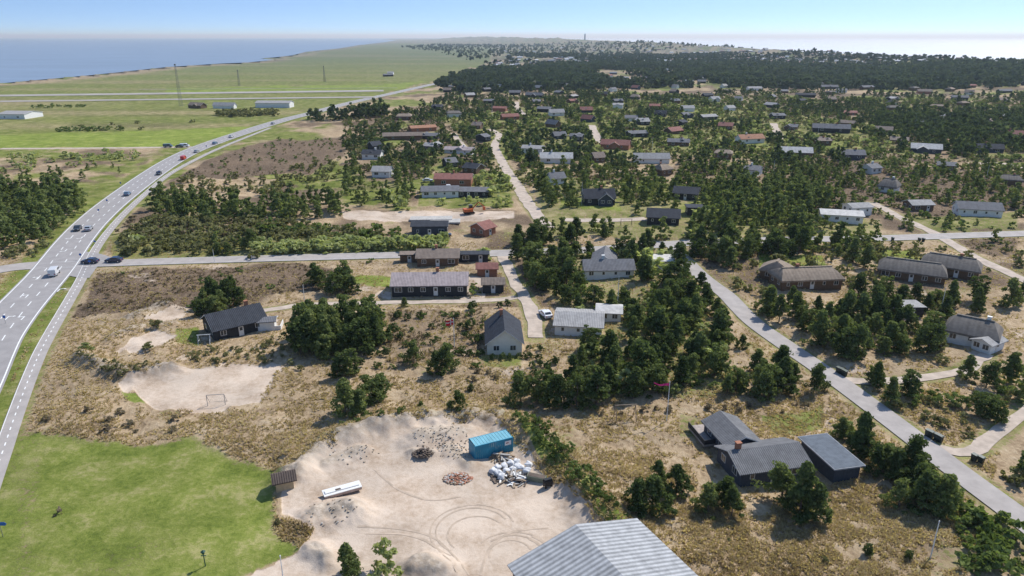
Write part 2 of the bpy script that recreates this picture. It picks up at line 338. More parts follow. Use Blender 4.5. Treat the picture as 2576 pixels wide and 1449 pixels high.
for i,(pl,w,a) in enumerate(ROADS):
    V,Fc=rib_mesh(pl,w,0,.03+.006*(17-i),jit=0 if a else 1.1)
    n=nm.get(id(pl),'road' if a else 'sand_track')
    o=ob(n,mesh_np(n,V,Fc,(ASPH if pl is MAIN else ASPH2) if a else TRK),kind='structure')
def marking(pl,w,off,dash=None,z=.16):
    V,Fc=rib_mesh(pl,w,off,z,dash)
    if Fc: ob('road_marking',mesh_np('road_marking',V,Fc,PAINT),kind='structure')
sub=MAIN
marking(sub,.25,-5.0);marking(sub,.25,5.0);marking(MAIN,.22,-1.7,(3,4));marking(MAIN,.22,1.7,(3,4));marking(BIKE,.18,0,(1,1.5));marking(BIKE,.1,1.15);marking(SIDE,.12,2.6);marking(SIDE,.12,-2.6)
def arrow(x,y,a,left=True):
    b=B();s=-1 if left else 1
    b.add([(-.12,-1.5,0),(.12,-1.5,0),(.12,.6,0),(-.12,.6,0)],[(0,1,2,3)]);b.add([(s*.12,.35,0),(s*.9,.35,0),(s*.9,.6,0),(s*.12,.6,0)],[(0,1,2,3) if s>0 else (3,2,1,0)]);b.add([(s*.9,.1,0),(s*1.5,.48,0),(s*.9,.86,0)],[(0,1,2) if s>0 else (2,1,0)])
    ob('road_marking',b.mesh('road_marking',PAINT),loc=(x,y,.165),rz=a,kind='structure')
for u,v,l in ((70,745,1),(96,700,1),(60,800,1),(165,632,0),(178,600,0),(205,600,0),(20,800,0),(150,730,0)):
    x,y=W(u,v);arrow(x,y,math.radians(14) if v>650 else math.radians(196),bool(l))
b=B();pts=WL([(150,690),(165,655),(205,632),(255,640),(300,655),(300,664),(245,672),(225,700),(200,700)]);b.add([(x,y,.142) for x,y in pts],[tuple(range(len(pts)))[::-1]]);ob('junction_pavement',b.mesh('junction_pavement',ASPH),kind='structure')
RW=mat('runway_surface',(.34,.31,.275),.9,.15,.05)
for a,c,w in (((-500,248),(965,229),26),((-500,262),(940,245),16),((350,226),(1000,222),4)):
    V,Fc=rib_mesh([W(*a),W(*c)],w,0,.5,step=30);ob('runway',mesh_np('runway',V,Fc,RW),kind='structure')
TT=mat('wet_sand_ruts',(.455,.36,.275),.95,.22,.8)
for cu,cv,r,a0,a1 in ((1190,1335,5.4,20,250),(1190,1335,4.7,30,240),(1200,1345,3.7,40,230),(1290,1400,4.6,-20,150),(1290,1400,3.9,-10,140),(1285,1395,2.6,20,200),(1250,1430,6.5,-10,60),(1250,1430,7.2,-10,60)):
    cx,cy=W(cu,cv);pl=[(cx+r*math.cos(math.radians(t))*1.0,cy+r*.95*math.sin(math.radians(t))) for t in range(a0,a1,8)]
    V,Fc=rib_mesh(pl,.2,0,0,jit=.3,step=.7);V=np.array(V);V[:,2]=Hf(V[:,0],V[:,1])+.025
    ob('tyre_rut',mesh_np('tyre_rut',V,Fc,TT),kind='structure')
for l in ([(940,1180),(1000,1230),(1080,1260),(1160,1250)],[(900,1330),(1000,1330),(1100,1360),(1180,1449)],[(920,1345),(1020,1345),(1090,1375),(1150,1449)],[(1210,1449),(1230,1380),(1290,1340),(1380,1330)]):
    V,Fc=rib_mesh(catmull(WL(l),3),.25,0,0,jit=.35,step=.8);V=np.array(V);V[:,2]=Hf(V[:,0],V[:,1])+.025
    ob('tyre_rut',mesh_np('tyre_rut',V,Fc,TT),kind='structure')
# ---------- sea
def sea_mat(name,c,rough,spec=.5):
    m,nt,b=nodes(name);P=N(nt,'ShaderNodeNewGeometry').outputs['Position'];mp=N(nt,'ShaderNodeMapping');mp.inputs['Scale'].default_value=(.35,1,1);nt.links.new(P,mp.inputs[0])
    n=noise(nt,mp.outputs[0],.008,8,.6);col=ramp(nt,n,[(.3,tuple(x*.88 for x in c)),(.7,tuple(x*1.12 for x in c))]);nt.links.new(col,b.inputs['Base Color'])
    b.inputs['Roughness'].default_value=rough;b.inputs['IOR'].default_value=1.33;b.inputs['Specular IOR Level'].default_value=spec;bump(nt,b,noise(nt,mp.outputs[0],.06,6,.7),.4,2.0);return m
def sheet(name,pts,m,z):
    b=B();b.add([(x,y,z) for x,y in pts],[tuple(range(len(pts)))]);o=ob(name,b.mesh(name,m),kind='structure');return o
sheet('sea',FJ,sea_mat('fjord_water',(.20,.26,.34),.45,.3),-.4);sheet('sea',OS,sea_mat('open_sea',(.55,.58,.60),.5,.7),-.3)  # open sea base whitened to stand in for sun glare on the water
# ---------- houses
GL=mat('window_glass',(.03,.04,.05),.12,.2,1,spec=.6);WH=mat('white_paint',(.72,.71,.68),.5,.06,2)
WALL={'k':mat('black_timber',(.035,.036,.04),.75,.3,3),'n':mat('navy_timber',(.055,.065,.085),.7,.25,3),'c':mat('cream_render',(.78,.73,.62),.8,.07,1.5),'w':mat('white_render',(.75,.74,.71),.75,.07,1.5),'r':mat('red_brick',(.34,.15,.09),.85,.2,3),'b':mat('brown_timber',(.15,.095,.06),.8,.25,3),'y':mat('yellow_brick',(.42,.32,.2),.85,.15,3)}
ROOF={'k':roofmat('black_roof',(.055,.06,.072)),'g':roofmat('grey_roof',(.19,.19,.2)),'l':roofmat('light_fibre_cement',(.38,.37,.36)),'r':roofmat('red_tile_roof',(.30,.14,.115)),'o':roofmat('orange_tile_roof',(.42,.22,.14)),'t':roofmat('thatch_roof',(.30,.24,.185),.9,bs=.2,k=.12,rough=.95),'u':roofmat('dark_thatch',(.19,.17,.15),.9,bs=.2,k=.12,rough=.95),'p':roofmat('pinkish_roof',(.43,.36,.35)),'m':roofmat('weathered_roof',(.25,.20,.165)),'s':roofmat('slate_grey_roof',(.20,.20,.205),.3,k=.4),'h':roofmat('corrugated_sheet',(.43,.435,.44),.62,bs=.5,k=.45),'w':roofmat('pale_felt',(.55,.53,.5),bs=.1,k=.05),'f':roofmat('dark_felt',(.13,.15,.175),bs=.1,k=.05),'d':roofmat('brown_corrugated',(.13,.10,.085),.3,k=.45)}
CNAME={'k':'black','g':'grey','l':'light grey','r':'red','o':'orange','t':'thatched brown','u':'dark thatched','p':'pinkish grey','m':'weathered brown','s':'slate grey','h':'corrugated grey','w':'pale flat'}
WNAME={'k':'black timber','n':'dark blue timber','c':'cream','w':'white','r':'red brick','b':'brown timber','y':'yellow brick'}
BRK=WALL['r'];HS=[]
def wallmesh(L,Wd,wh,rh,m,flat,hip):
    b=B()
    if flat or hip: b.box(-L/2,L/2,-Wd/2,Wd/2,-.6,wh)
    else: b.prism([(-Wd/2,-.6),(Wd/2,-.6),(Wd/2,wh),(0,wh+rh),(-Wd/2,wh)],-L/2,L/2)
    return b.mesh('wall',m)
def roofmesh(L,Wd,wh,rh,m,flat,hip,o=.45,t=.16,trim=None):
    b=B();e=.012
    if flat:
        b.box(-L/2-o,L/2+o,-Wd/2-o,Wd/2+o,wh+e,wh+.22,1);b.box(-L/2-o+.12,L/2+o-.12,-Wd/2-o+.12,Wd/2+o-.12,wh+.225,wh+.25,0)
    elif hip:
        a=Wd/2*.42;s=rh/(Wd/2);x0=L/2+o;y0=Wd/2+o;z0=wh-.1;z1=z0+.4;zr=wh+rh+.35
        n=6;rings=[]
        for k in range(n+1):
            q=k/n;cur=math.sin(q*math.pi/2)**.92;rings.append((x0-(a+o)*q,y0*(1-q),z1+(zr-z1)*(q*.55+cur*.45)))
        rings=[(x0,y0,z0)]+rings;V=[]
        for X,Y,ZZ in rings: V+=[(-X,-Y,ZZ),(X,-Y,ZZ),(X,Y,ZZ),(-X,Y,ZZ)]
        Fc=[(0,3,2,1)]
        for k in range(len(rings)-1):
            for j in range(4): Fc.append((4*k+j,4*k+(j+1)%4,4*k+4+(j+1)%4,4*k+4+j))
        b.add(V,Fc,0)
        b.box(-x0+a+o-.3,x0-a-o+.3,-.28,.28,zr-.25,zr+.12,0)
    else:
        s=rh/(Wd/2);ze=wh-o*s+e
        b.prism([(-Wd/2-o,ze),(0,wh+rh+e),(Wd/2+o,ze),(Wd/2+o,ze+t),(0,wh+rh+t+e),(-Wd/2-o,ze+t)],-L/2-o,L/2+o,0,1)
    return b.mesh('roof',[m,trim or (WH if not flat else WALL['k'])])
def winmesh(w,h):
    b=B();b.box(-w/2,w/2,-.05,.02,-h/2,h/2,0)
    n=2 if w>.9 else 1;g=.08;cw=(w-g*(n+1))/n
    for k in range(n): x=-w/2+g+k*(cw+g);b.box(x,x+cw,-.06,-.052,-h/2+g,h/2-g,1)
    return b.mesh('window',[WH,GL])
WM={k:winmesh(*k) for k in ((1.2,1.1),(1.8,1.2),(.7,.9),(2.4,1.9))}
db=B().box(-.5,.5,-.06,.02,-1.05,1.05,0).box(-.3,.3,-.07,-.062,.1,.8,1);DOOR=db.mesh('door',[WH,GL])
def house(x,y,ang,L,Wd,wh=2.5,rh=1.6,wall='k',roof='g',label=None,hip=False,flat=False,chim=None,det=2,cat='house',name='house',z=None,big=False,trim=None):
    if roof in 'tu' and not flat: hip=True
    if z is None: z=Z(x,y)
    HS.append((x,y,max(L,Wd)/2,min(L,Wd)/2));a=math.radians(ang)
    lab=label or f"{CNAME[roof]} roofed summer house with {WNAME[wall]} walls"
    e=ob(name,None,loc=(x,y,z),rz=a,label=lab,cat=cat);e.empty_display_size=1
    if name=='house' and label is None:e['group']='summer houses in the dunes'
    ob('wall',wallmesh(L,Wd,wh,rh,WALL[wall],flat,hip),e)
    r=ob('roof',roofmesh(L,Wd,wh,rh,ROOF[roof],flat,hip,trim=trim),e)
    if chim is not None:
        cx=chim*L/2;zb=wh+rh*.6;bb=B().box(cx-.35,cx+.35,.05,.65,zb,wh+rh+1.0).box(cx-.42,cx+.42,-.02,.72,wh+rh+1.003,wh+rh+1.12)
        ob('chimney',bb.mesh('chimney',BRK if wall!='w' else WH),r)
    if det==0: return e
    sgn=-1 if math.cos(a)>=0 else 1
    for sd in ((sgn,) if det==1 else (-1,1)):
        n=max(1,int(L/2.9)) if det>1 else 2
        for k in range(n):
            px=-L/2+(k+.5)*L/n;o=None
            if det>1 and k==n//2:
                o=ob('door',DOOR,e,loc=(px,sd*Wd/2,1.05))
            else:
                key=random.choice(((1.2,1.1),(1.8,1.2),(.7,.9),(1.2,1.1))) if not big else (2.4,1.9)
                if key[0]>L/n-.2: key=(.7,.9)
                o=ob('window',WM[key],e,loc=(px,sd*Wd/2,min(1.5,wh-.75)))
            if sd>0:o.rotation_euler=(0,0,math.pi)
    if det>1:
        for sd in (-1,1):
            for k in (-1,1):
                o=ob('window',WM[(1.2,1.1)],e,loc=(sd*L/2,k*Wd*.24,min(1.5,wh-.75)));o.rotation_euler=(0,0,math.pi/2 if sd>0 else -math.pi/2)
    return e
def hp(u,v,wpx,ang,Wd=7,det=None,ratio=1.0,**k):
    """house from the surveyed middle of its front foot and apparent width"""
    p=ppm(v);a=math.radians(ang);full=wpx/p
    L=max(5,(full-abs(math.sin(a))*Wd)/max(.35,abs(math.cos(a)))) if abs(math.cos(a))>.35 else max(7,Wd*1.5)
    x,y=W(u,v);dy=(abs(math.sin(a))*L+abs(math.cos(a))*Wd)/2
    if det is None: det=2 if p>6.5 else (1 if p>3.2 else 0)
    return house(x,y+dy,ang,L,Wd,det=det,**k)
house(13.1,54.4,-62.8,25,16.4,4,2.1,'b','h','large farm hall with pale corrugated two-slope roof',cat='barn',name='barn',det=0,z=0)
house(35.4,85.8,12,10.2,6.6,2.2,1.3,'n','s','dark blue timber house with grey tiled roof in dune grass',z=.2,chim=-.75)
house(32.9,92.3,102,7.0,5.2,2.15,1.2,'n','s','side wing of dark blue house with grey tiled roof',z=.2,det=1)
house(45.6,87.2,12,4.0,7.8,1.9,1,'n','f','dark timber carport with flat blue grey felt roof',flat=True,z=.15,cat='shed',name='shed',det=0,trim=mat('fascia_grey',(.3,.31,.33)))
x,y=W(1800,1128);e=ob('terrace_deck',B().box(-1.8,1.8,-2.8,2.8,0,.35,0).box(-1.8,-1.7,-2.8,2.8,.353,1.1,1).box(-1.7,1.8,-2.8,-2.7,.353,1.1,1).mesh('terrace_deck',[mat('deck_wood',(.34,.29,.26)),WALL['k']]),loc=(x-.6,y+3,.3),rz=.2,label='timber terrace with dark screen beside blue house',cat='terrace')
hx,hy=W(711,1243);house(hx,hy+1.1,22,2.3,1.9,1.4,.5,'y','d','small brick hut with dark brown corrugated roof beside yard',cat='hut',name='hut',det=0,trim=WALL['b'])
house(-1.7,130,93,11,6.7,2.6,2.6,'c','k','cream gabled house with steep black roof in topiary garden',chim=.5)
x,y=W(572,852);house(x,y+4.6,38,10.5,8,2.4,2.2,'k','k','black timber house with black roof and red chimney',chim=.55)
x,y=W(668,838);house(x,y+2,10,3,2.5,2.1,.4,'w','g','small white garden shed beside terrace',cat='shed',name='shed',det=0)
hp(1079,748,190,2,8,wh=2.6,rh=1.8,wall='k',roof='p',label='long black timber house with pale pinkish roof',chim=.2)
hp(1240,738,52,2,4,wh=2.3,rh=.9,wall='k',roof='m',label='small dark outbuilding with brown roof',cat='shed',name='shed')
hp(1225,700,30,2,3.5,wh=2.3,rh=.9,wall='r',roof='r',label='small red garden shed',cat='shed',name='shed')
hp(1100,675,105,2,7,wh=2.5,rh=1.4,wall='b',roof='m',label='brown timber house with weathered roof beside side road',chim=-.1)
hp(1190,664,75,2,3,wh=2.2,rh=.5,wall='k',roof='k',flat=True,label='long low black garage with flat roof',cat='garage',name='garage')
hp(1030,664,32,2,3,wh=2.2,rh=.5,wall='b',roof='m',flat=True,label='low brown shed with flat roof',cat='shed',name='shed')
hp(1080,598,90,2,6,wh=3,rh=.9,wall='n',roof='k',label='dark blue building with low black roof')
hp(1214,600,50,50,6,wh=2.5,rh=1.5,wall='r',roof='r',label='red roofed house beside side road')
x,y=W(1462,845);house(x,y+4.6,-8,9.6,9.5,2.3,1.1,'w','l','white house with wide low light grey roof beside parked car')
x,y=W(1535,815);house(x,y+2.5,-8,5,5,2.1,.7,'w','w','low pale roofed annex of white house',det=1)
hp(1532,706,125,2,6.5,wh=2.4,rh=1.7,wall='w',roof='g',label='white house with grey tiled roof in pine wood',chim=-.2)
hp(1525,682,60,80,6,wh=2.4,rh=1.9,wall='w',roof='g',label='grey gabled cross wing of white house in pine wood')
hp(1668,684,62,-4,6,wh=2.4,rh=.4,wall='w',roof='w',flat=True,label='low white building with pale flat roof')
hp(1965,716,80,60,7,wh=2.1,rh=2.1,wall='b',roof='t',label='thatched house with brown roof on lawn')
hp(2040,736,165,6,7,wh=2.1,rh=2.0,wall='b',roof='t',label='long thatched house with dark chimney',chim=-.3)
hp(2325,722,165,-28,7,wh=2.1,rh=2.2,wall='b',roof='u',label='long dark thatched house near swing frame')
hp(2425,712,145,-35,7,wh=2.1,rh=2.2,wall='b',roof='u',label='dark thatched farm style summer house',chim=.3)
hp(2485,885,145,-38,7,wh=2.1,rh=2.4,wall='w',roof='u',label='white walled thatched cottage with white chimney',chim=.5)
hp(2505,893,42,30,3.5,wh=2,rh=.7,wall='w',roof='l',label='small white shed next to thatched cottage',cat='shed',name='shed')
hp(2292,800,46,0,4,wh=2.2,rh=.4,wall='k',roof='l',flat=True,label='small dark shed with pale flat roof',cat='shed',name='shed')
hp(1675,570,90,-12,8,wh=2.5,rh=2.0,wall='k',roof='k',label='black timber house with dark pyramid roof')
hp(1750,548,42,-5,5,wh=2.6,rh=1,wall='k',roof='k',flat=True,label='small black flat roofed annex',name='shed',cat='shed')
hp(1507,522,80,4,7,wh=2.6,rh=2.6,wall='k',roof='k',label='black timber house with steep roof and chimney',chim=.2);hp(1525,524,45,88,5,wh=2.4,rh=2,wall='n',roof='k',label='gabled front wing of black timber house')
hp(1733,506,72,-20,7,wh=2.4,rh=1.8,wall='k',roof='k');hp(2130,566,110,-15,8,wh=2.5,rh=.9,wall='w',roof='w',label='white bungalow with pale low roof');hp(2165,548,60,10,6,wh=2.5,rh=.9,wall='w',roof='l')
hp(2320,532,58,4,6,wh=2.4,rh=1.1,wall='b',roof='l');hp(2478,550,108,-14,7,wh=2.5,rh=1.8,wall='w',roof='g');hp(2250,487,60,-40,7,wh=2.2,rh=2.6,wall='w',roof='u',chim=.3)
hp(1140,470,95,-3,8,wh=2.8,rh=1.6,wall='r',roof='r',label='red brick house with red tiled roof',chim=0);hp(1105,500,95,5,7,wh=2.4,rh=1.3,wall='w',roof='g');hp(1180,498,100,-4,7,wh=2.4,rh=1,wall='k',roof='g')
T=[(1010,356,105,-3,'b','m'),(1075,352,60,5,'k','g'),(1060,333,75,0,'r','o'),(1015,303,48,10,'b','t'),(1258,282,48,5,'r','r'),(1282,302,62,-4,'r','r'),(1100,278,40,-20,'k','k'),(1155,390,82,2,'w','p'),(935,403,52,-5,'w','b'),(940,382,40,40,'k','k'),(1400,412,85,-2,'w','w'),(1342,388,62,-15,'w','l'),(1215,358,34,50,'k','g'),(1200,326,36,-15,'b','m'),(1552,380,82,-2,'r','r'),(1640,412,92,0,'w','l'),(1604,348,56,-8,'k','g'),(1825,404,52,-20,'b','t'),(1892,364,76,-4,'w','o'),(2010,397,82,-12,'b','w'),(2150,404,62,-8,'n','g'),(1902,444,55,-35,'w','g'),(2390,436,52,-25,'b','g'),(2500,386,66,-15,'n','k'),(2342,388,78,-10,'n','w'),(2070,368,46,0,'b','m'),(2272,364,52,-25,'b','m'),(2100,338,96,-18,'k','g'),(1407,352,40,20,'n','g'),(1452,356,40,0,'k','g'),(1400,294,52,-4,'w','l'),(1370,284,48,-15,'k','g'),(1556,274,36,0,'w','l'),(1731,282,42,-4,'w','l'),(1785,303,64,0,'k','l'),(1664,296,42,0,'k','k'),(1830,328,52,-22,'b','r'),(1725,298,36,30,'n','g'),(2030,247,62,-14,'k','k'),(2090,226,52,0,'k','g'),(1900,229,50,0,'w','l'),(975,193,34,0,'k','g'),(982,188,20,0,'w','l'),(490,274,60,0,'b','m'),(562,274,72,0,'w','l'),(686,272,88,-2,'w','l'),(1245,224,44,0,'w','l'),(1345,247,60,-10,'k','g'),(1295,240,36,-10,'k','g'),(1555,262,36,0,'k','g'),(1670,443,50,30,'b','t'),(1400,468,50,20,'w','g'),(960,450,52,-6,'w','l'),(1190,440,58,-30,'b','k'),(1648,275,34,0,'b','r'),(1700,262,32,20,'b','g'),(2200,440,46,20,'w','g'),(2555,470,60,-25,'b','u'),(2560,352,60,-20,'r','r'),(2140,292,50,0,'r','r'),(2185,228,46,0,'b','g'),(2330,240,44,-15,'r','m'),(2420,256,50,0,'k','g'),(1960,300,42,-10,'k','g'),(2000,330,40,-30,'b','g'),(1620,316,40,0,'k','l'),(1505,410,40,20,'b','m'),(1710,372,60,0,'b','g'),(1475,285,40,-10,'k','r'),(1130,425,40,25,'k','g'),(1085,378,44,-20,'k','l'),(1590,306,44,0,'w','g'),(1230,262,34,0,'k','g'),(1800,258,38,0,'w','l'),(2440,228,50,0,'b','r'),(2530,240,44,0,'k','g'),(2250,256,40,0,'k','l'),(1440,262,36,10,'b','r')]
for u,v,w,a,wl,rf in T:
    rf={'b':'k'}.get(rf,rf)
    if (u,v)==(686,272): hp(u,v,w,a,12,wall=wl,roof=rf,wh=4,rh=1.5,label='long pale airfield hangar with low roof',name='hangar',cat='hangar');continue
    f=.95 if v>330 else .78
    if abs(a)<12 and v<400: a+=random.choice((-1,1))*random.uniform(4,26)
    hp(u,v,w*f,a,5.5+random.random()*1.8,wall=wl,roof=rf,wh=2.4+.3*random.random(),rh=1.1+random.random()*1.2,chim=random.choice([None,.3,-.3]) if v>300 else None)
    if random.random()<.35 and v<420:
        x,y=W(u,v);house(x+random.uniform(-3,3),y+6,a+90,random.uniform(7,9),5,2.4,1.4,wl,rf,det=0)
hp(30,300,75,-4,20,wh=3.5,rh=1.5,wall='w',roof='l',label='long pale agricultural shed beside field',name='barn',cat='barn')
n=0;tries=0
while n<95 and tries<4000:
    tries+=1;v=random.uniform(192,420);u=random.uniform(1120,2700)
    if random.random()>(1.2-(v-196)/230): continue
    x,y=W(u,v)
    if any(math.hypot(x-a,(y-b)*.6)<20+y*.012 for a,b,_,_ in HS): continue
    if road_d(np.array([x]),np.array([y]))[0]<8: continue
    house(x,y,random.uniform(-60,60),random.uniform(6.5,11),random.uniform(5,7),2.4,random.uniform(1,2.4),random.choice('kkbwnbk'),random.choice('ggmlkrmtugl'),det=0);n+=1
# distant town as one mass
Vt=[];Ft=[];Mt=[]
tp_v=np.array([(-.5,-.5,0),(.5,-.5,0),(.5,.5,0),(-.5,.5,0),(-.5,-.5,.6),(.5,-.5,.6),(.5,.5,.6),(-.5,.5,.6),(-.5,0,1),(.5,0,1)],float)
tp_f=[(0,1,5,4),(2,3,7,6),(0,4,7,3),(1,2,6,5),(4,5,9,8),(6,7,8,9)];xs=[];ys=[]
for k in range(620):
    v=random.uniform(112,168) if k<440 else random.uniform(150,215);u=random.gauss(1750,330) if k<440 else random.uniform(1150,2700)
    if v<112+(u-1400)*.045 and u>1400: v=120+(u-1400)*.045+random.random()*25
    x,y=W(u,v);
    if u<1180 or inside(np.array([x]),np.array([y]),FARM)[0]: continue
    xs.append(x);ys.append(y)
hz=Hf(np.array(xs),np.array(ys))
for k,(x,y,z) in enumerate(zip(xs,ys,hz)):
    s=random.uniform(7,13)*(1+y/9000);a=random.uniform(-.5,.5);q=tp_v*np.array([s,s*.5,4.2]);R=np.array([[math.cos(a),-math.sin(a),0],[math.sin(a),math.cos(a),0],[0,0,1]])
    q=q@R.T+np.array([x,y,z]);o=len(Vt);Vt+=q.tolist();Ft+=[tuple(i+o for i in f) for f in tp_f];r=random.choice([1,2,2,3]);w=random.choice([0,4,4]);Mt+=[w]*4+[r]*2
b=B();b.v=Vt;b.f=Ft;b.m=Mt;ob('distant_village',b.mesh('distant_village',[mat('far_white',(.62,.64,.66)),mat('far_light_roof',(.52,.54,.57)),mat('far_grey_roof',(.2,.22,.25)),mat('far_red_roof',(.24,.15,.13)),mat('far_dark_wall',(.09,.10,.12))]),label='mass of distant pale and grey roofed houses',cat='village',kind='stuff')  # far walls and roofs carry aerial haze as a bluish base colour
# ---------- foliage
def crown_np(seed,h,r,blobs,leaves,leaf,form='pine',base=.14):
    g=np.random.default_rng(seed);C=[];off=g.uniform(-.18,.18,2)*r;ec=g.uniform(.8,1.2)
    for k in range(blobs):
        q=g.random()**.85;z=base+(1-base)*q*(.86+.2*g.random())
        if form=='pine': R=r*(1-max(0,(q-.2)/.8)**1.2*.9)
        elif form=='cone': R=r*(1.04-q)
        else: R=r*math.sqrt(max(.05,1-(max(q-.35,0)/.72)**2))
        a=g.random()*6.283;rr=R*g.random()**.5*.9*(1+.25*math.sin(3*a+seed))
        C.append((rr*math.cos(a)*ec+off[0]*q,rr*math.sin(a)/ec+off[1]*q,z*h,(.13+.17*g.random())*r))
    C=np.array(C);idx=g.integers(0,blobs,leaves);n=g.normal(size=(leaves,3));n/=np.linalg.norm(n,axis=1)[:,None];n[:,2]=np.where(g.random(leaves)<.75,np.abs(n[:,2]),n[:,2])
    P=C[idx,:3]+n*C[idx,3:4]*np.array([1.15,1.15,.8])*(.6+.5*g.random((leaves,1)));P[:,2]=np.clip(P[:,2],.05*h,None)
    nn=n+g.normal(size=(leaves,3))*.55;nn/=np.linalg.norm(nn,axis=1)[:,None]
    t=np.cross(nn,g.normal(size=(leaves,3)));t/=np.linalg.norm(t,axis=1)[:,None];bt=np.cross(nn,t);s=leaf*(.5+g.random((leaves,1)))
    V=np.stack([P-t*s-bt*s*.35,P+t*s*.2-bt*s*.8,P+t*s+bt*s*.3,P-t*s*.1+bt*s*.85],1).reshape(-1,3)
    return V,np.arange(leaves*4).reshape(-1,4)
PINE=leafmat('pine_needles',(.045,.068,.028),(.115,.15,.055),(.26,.29,.11))
PINEF=leafmat('far_pine_needles',(.045,.068,.038),(.10,.13,.062),(.20,.23,.10),vs=.08)  # bluer than the near pines: distance haze mixed into the needle colour
PINEH=leafmat('distant_pine_needles',(.035,.055,.047),(.062,.086,.068),(.10,.125,.09),vs=.03)  # blue cast of the farthest trees is haze painted into the colour
BUSH=leafmat('bright_shrub_leaves',(.20,.23,.09),(.36,.39,.17),(.52,.54,.28),.4)
OLIVE=leafmat('olive_scrub',(.11,.11,.055),(.215,.21,.10),(.34,.33,.175),.35)
DKB=leafmat('dark_shrub_leaves',(.06,.09,.03),(.13,.175,.055),(.25,.30,.11),.35)
GRY=leafmat('bare_scrub_twigs',(.14,.11,.08),(.25,.20,.145),(.38,.32,.23),.35)
BARK=mat('pine_bark',(.16,.12,.095),.9,.3,4)
def trunk_mesh(h,seed):
    rr=random.Random(seed);b=B();p=Vector((0,0,-.5));r=.16
    for k in range(4):
        q=Vector((rr.uniform(-.2,.2)*k*.5,rr.uniform(-.2,.2)*k*.5,h*.85*(k+1)/4));b.tube(p,q,r,r*.72,7);p=q;r*=.72
        if k<3:
            for j in range(3):
                a=rr.uniform(0,6.28);b.tube(p,p+Vector((math.cos(a)*h*.2,math.sin(a)*h*.2,h*.08)),r*.5,r*.2,5)
    return b.mesh('trunk',BARK)
PV=[]
for i,(fm,h,r) in enumerate((('pine',6,2.4),('pine',6,1.9),('round',6,2.3),('pine',6,2.6),('cone',6,2.3),('cone',6,2.6),('pine',6,2.9),('round',5.2,2.9))):
    V,Fc=crown_np(100+i,h,r,64,3400,.165,fm,.05 if i!=1 else .25);PV.append((mesh_np('crown',V,Fc,PINE),trunk_mesh(h,i)))
pines=[];shr=[]   # (x,y,h) ; (x,y,h,type)
def inpoly_pts(poly,sp,dens=1.0,nz=None):
    xs=[p[0] for p in poly];ys=[p[1] for p in poly]
    gx,gy=np.meshgrid(np.arange(min(xs),max(xs),sp),np.arange(min(ys),max(ys),sp));gx=gx.ravel()+rng.uniform(-.42,.42,gx.size)*sp;gy=gy.ravel()+rng.uniform(-.42,.42,gy.size)*sp
    k=inside(gx,gy,poly)&(rng.random(gx.size)<dens)
    if nz: k&=fbm(gx/nz[0],gy/nz[0],nz[2])>nz[1]
    return gx[k],gy[k]
def clear(x,y,m=1.5,front=1.0):
    k=road_d(x,y)>m
    for a,b,r1,r2 in HS:
        f=front*min(b*.075,60)
        k&=~((np.abs(x-a)<r1+1.0)&(y<b+r1*.8)&(y>b-r1-f))
    for p in (FIELD,LOT,VOLL):k&=~inside(x,y,p)
    return k
def add_p(px,sp,h0,h1,dens=1,nz=None,m=1.8,front=.7):
    x,y=inpoly_pts(WL(px),sp*1.02,dens,nz);k=clear(x,y,m,front);x,y=x[k],y[k]
    for a,b in zip(x,y): pines.append((a,b,random.uniform(h0*.7,h1)))
def add_s(px,sp,h0,h1,t,dens=1,nz=None,front=.4,m=1.0):
    x,y=inpoly_pts(WL(px),sp,dens,nz);k=clear(x,y,m,front);x,y=x[k],y[k]
    for a,b in zip(x,y): shr.append((a,b,random.uniform(h0,h1),t))
for u,v,h in ((870,1050,6),(905,1045,4.5),(930,1012,5.2),(960,1000,4),(1120,938,5.6),(1100,945,4.5),(1040,918,4.2),(1158,1040,3),(875,945,4.8),(850,950,4),(1310,1012,5.5),(1355,1005,5.5),(1400,1020,6),(1450,1020,6),(1500,1020,6),(1530,1000,6),(1590,1005,5.5),(1640,990,5),(2010,1300,7.2),(1965,1262,5.5),(2050,1310,5.5),(1600,1288,4.2),(1640,1290,4.8),(1700,1248,4.5),(1655,1238,4.2),(1780,1288,4),(1815,1268,4.2),(1840,1300,4),(2480,975,5),(2540,965,6),(2430,955,4.5),(2565,1005,5),(2205,975,5),(2190,965,3.5),(2285,995,4.5),(2240,1015,4.2),(2505,1062,3.6),(2465,1045,4),(880,1449,4.5),(2565,1200,4),(1018,772,2.2),(1480,985,5),(1440,960,5),(1380,985,4.5),(1060,1042,1.5),(1130,1042,1.6),(1185,985,1.5),(2180,1398,1.4),(2285,1410,1.2)):
    x,y=W(u,v);pines.append((x,y,h))
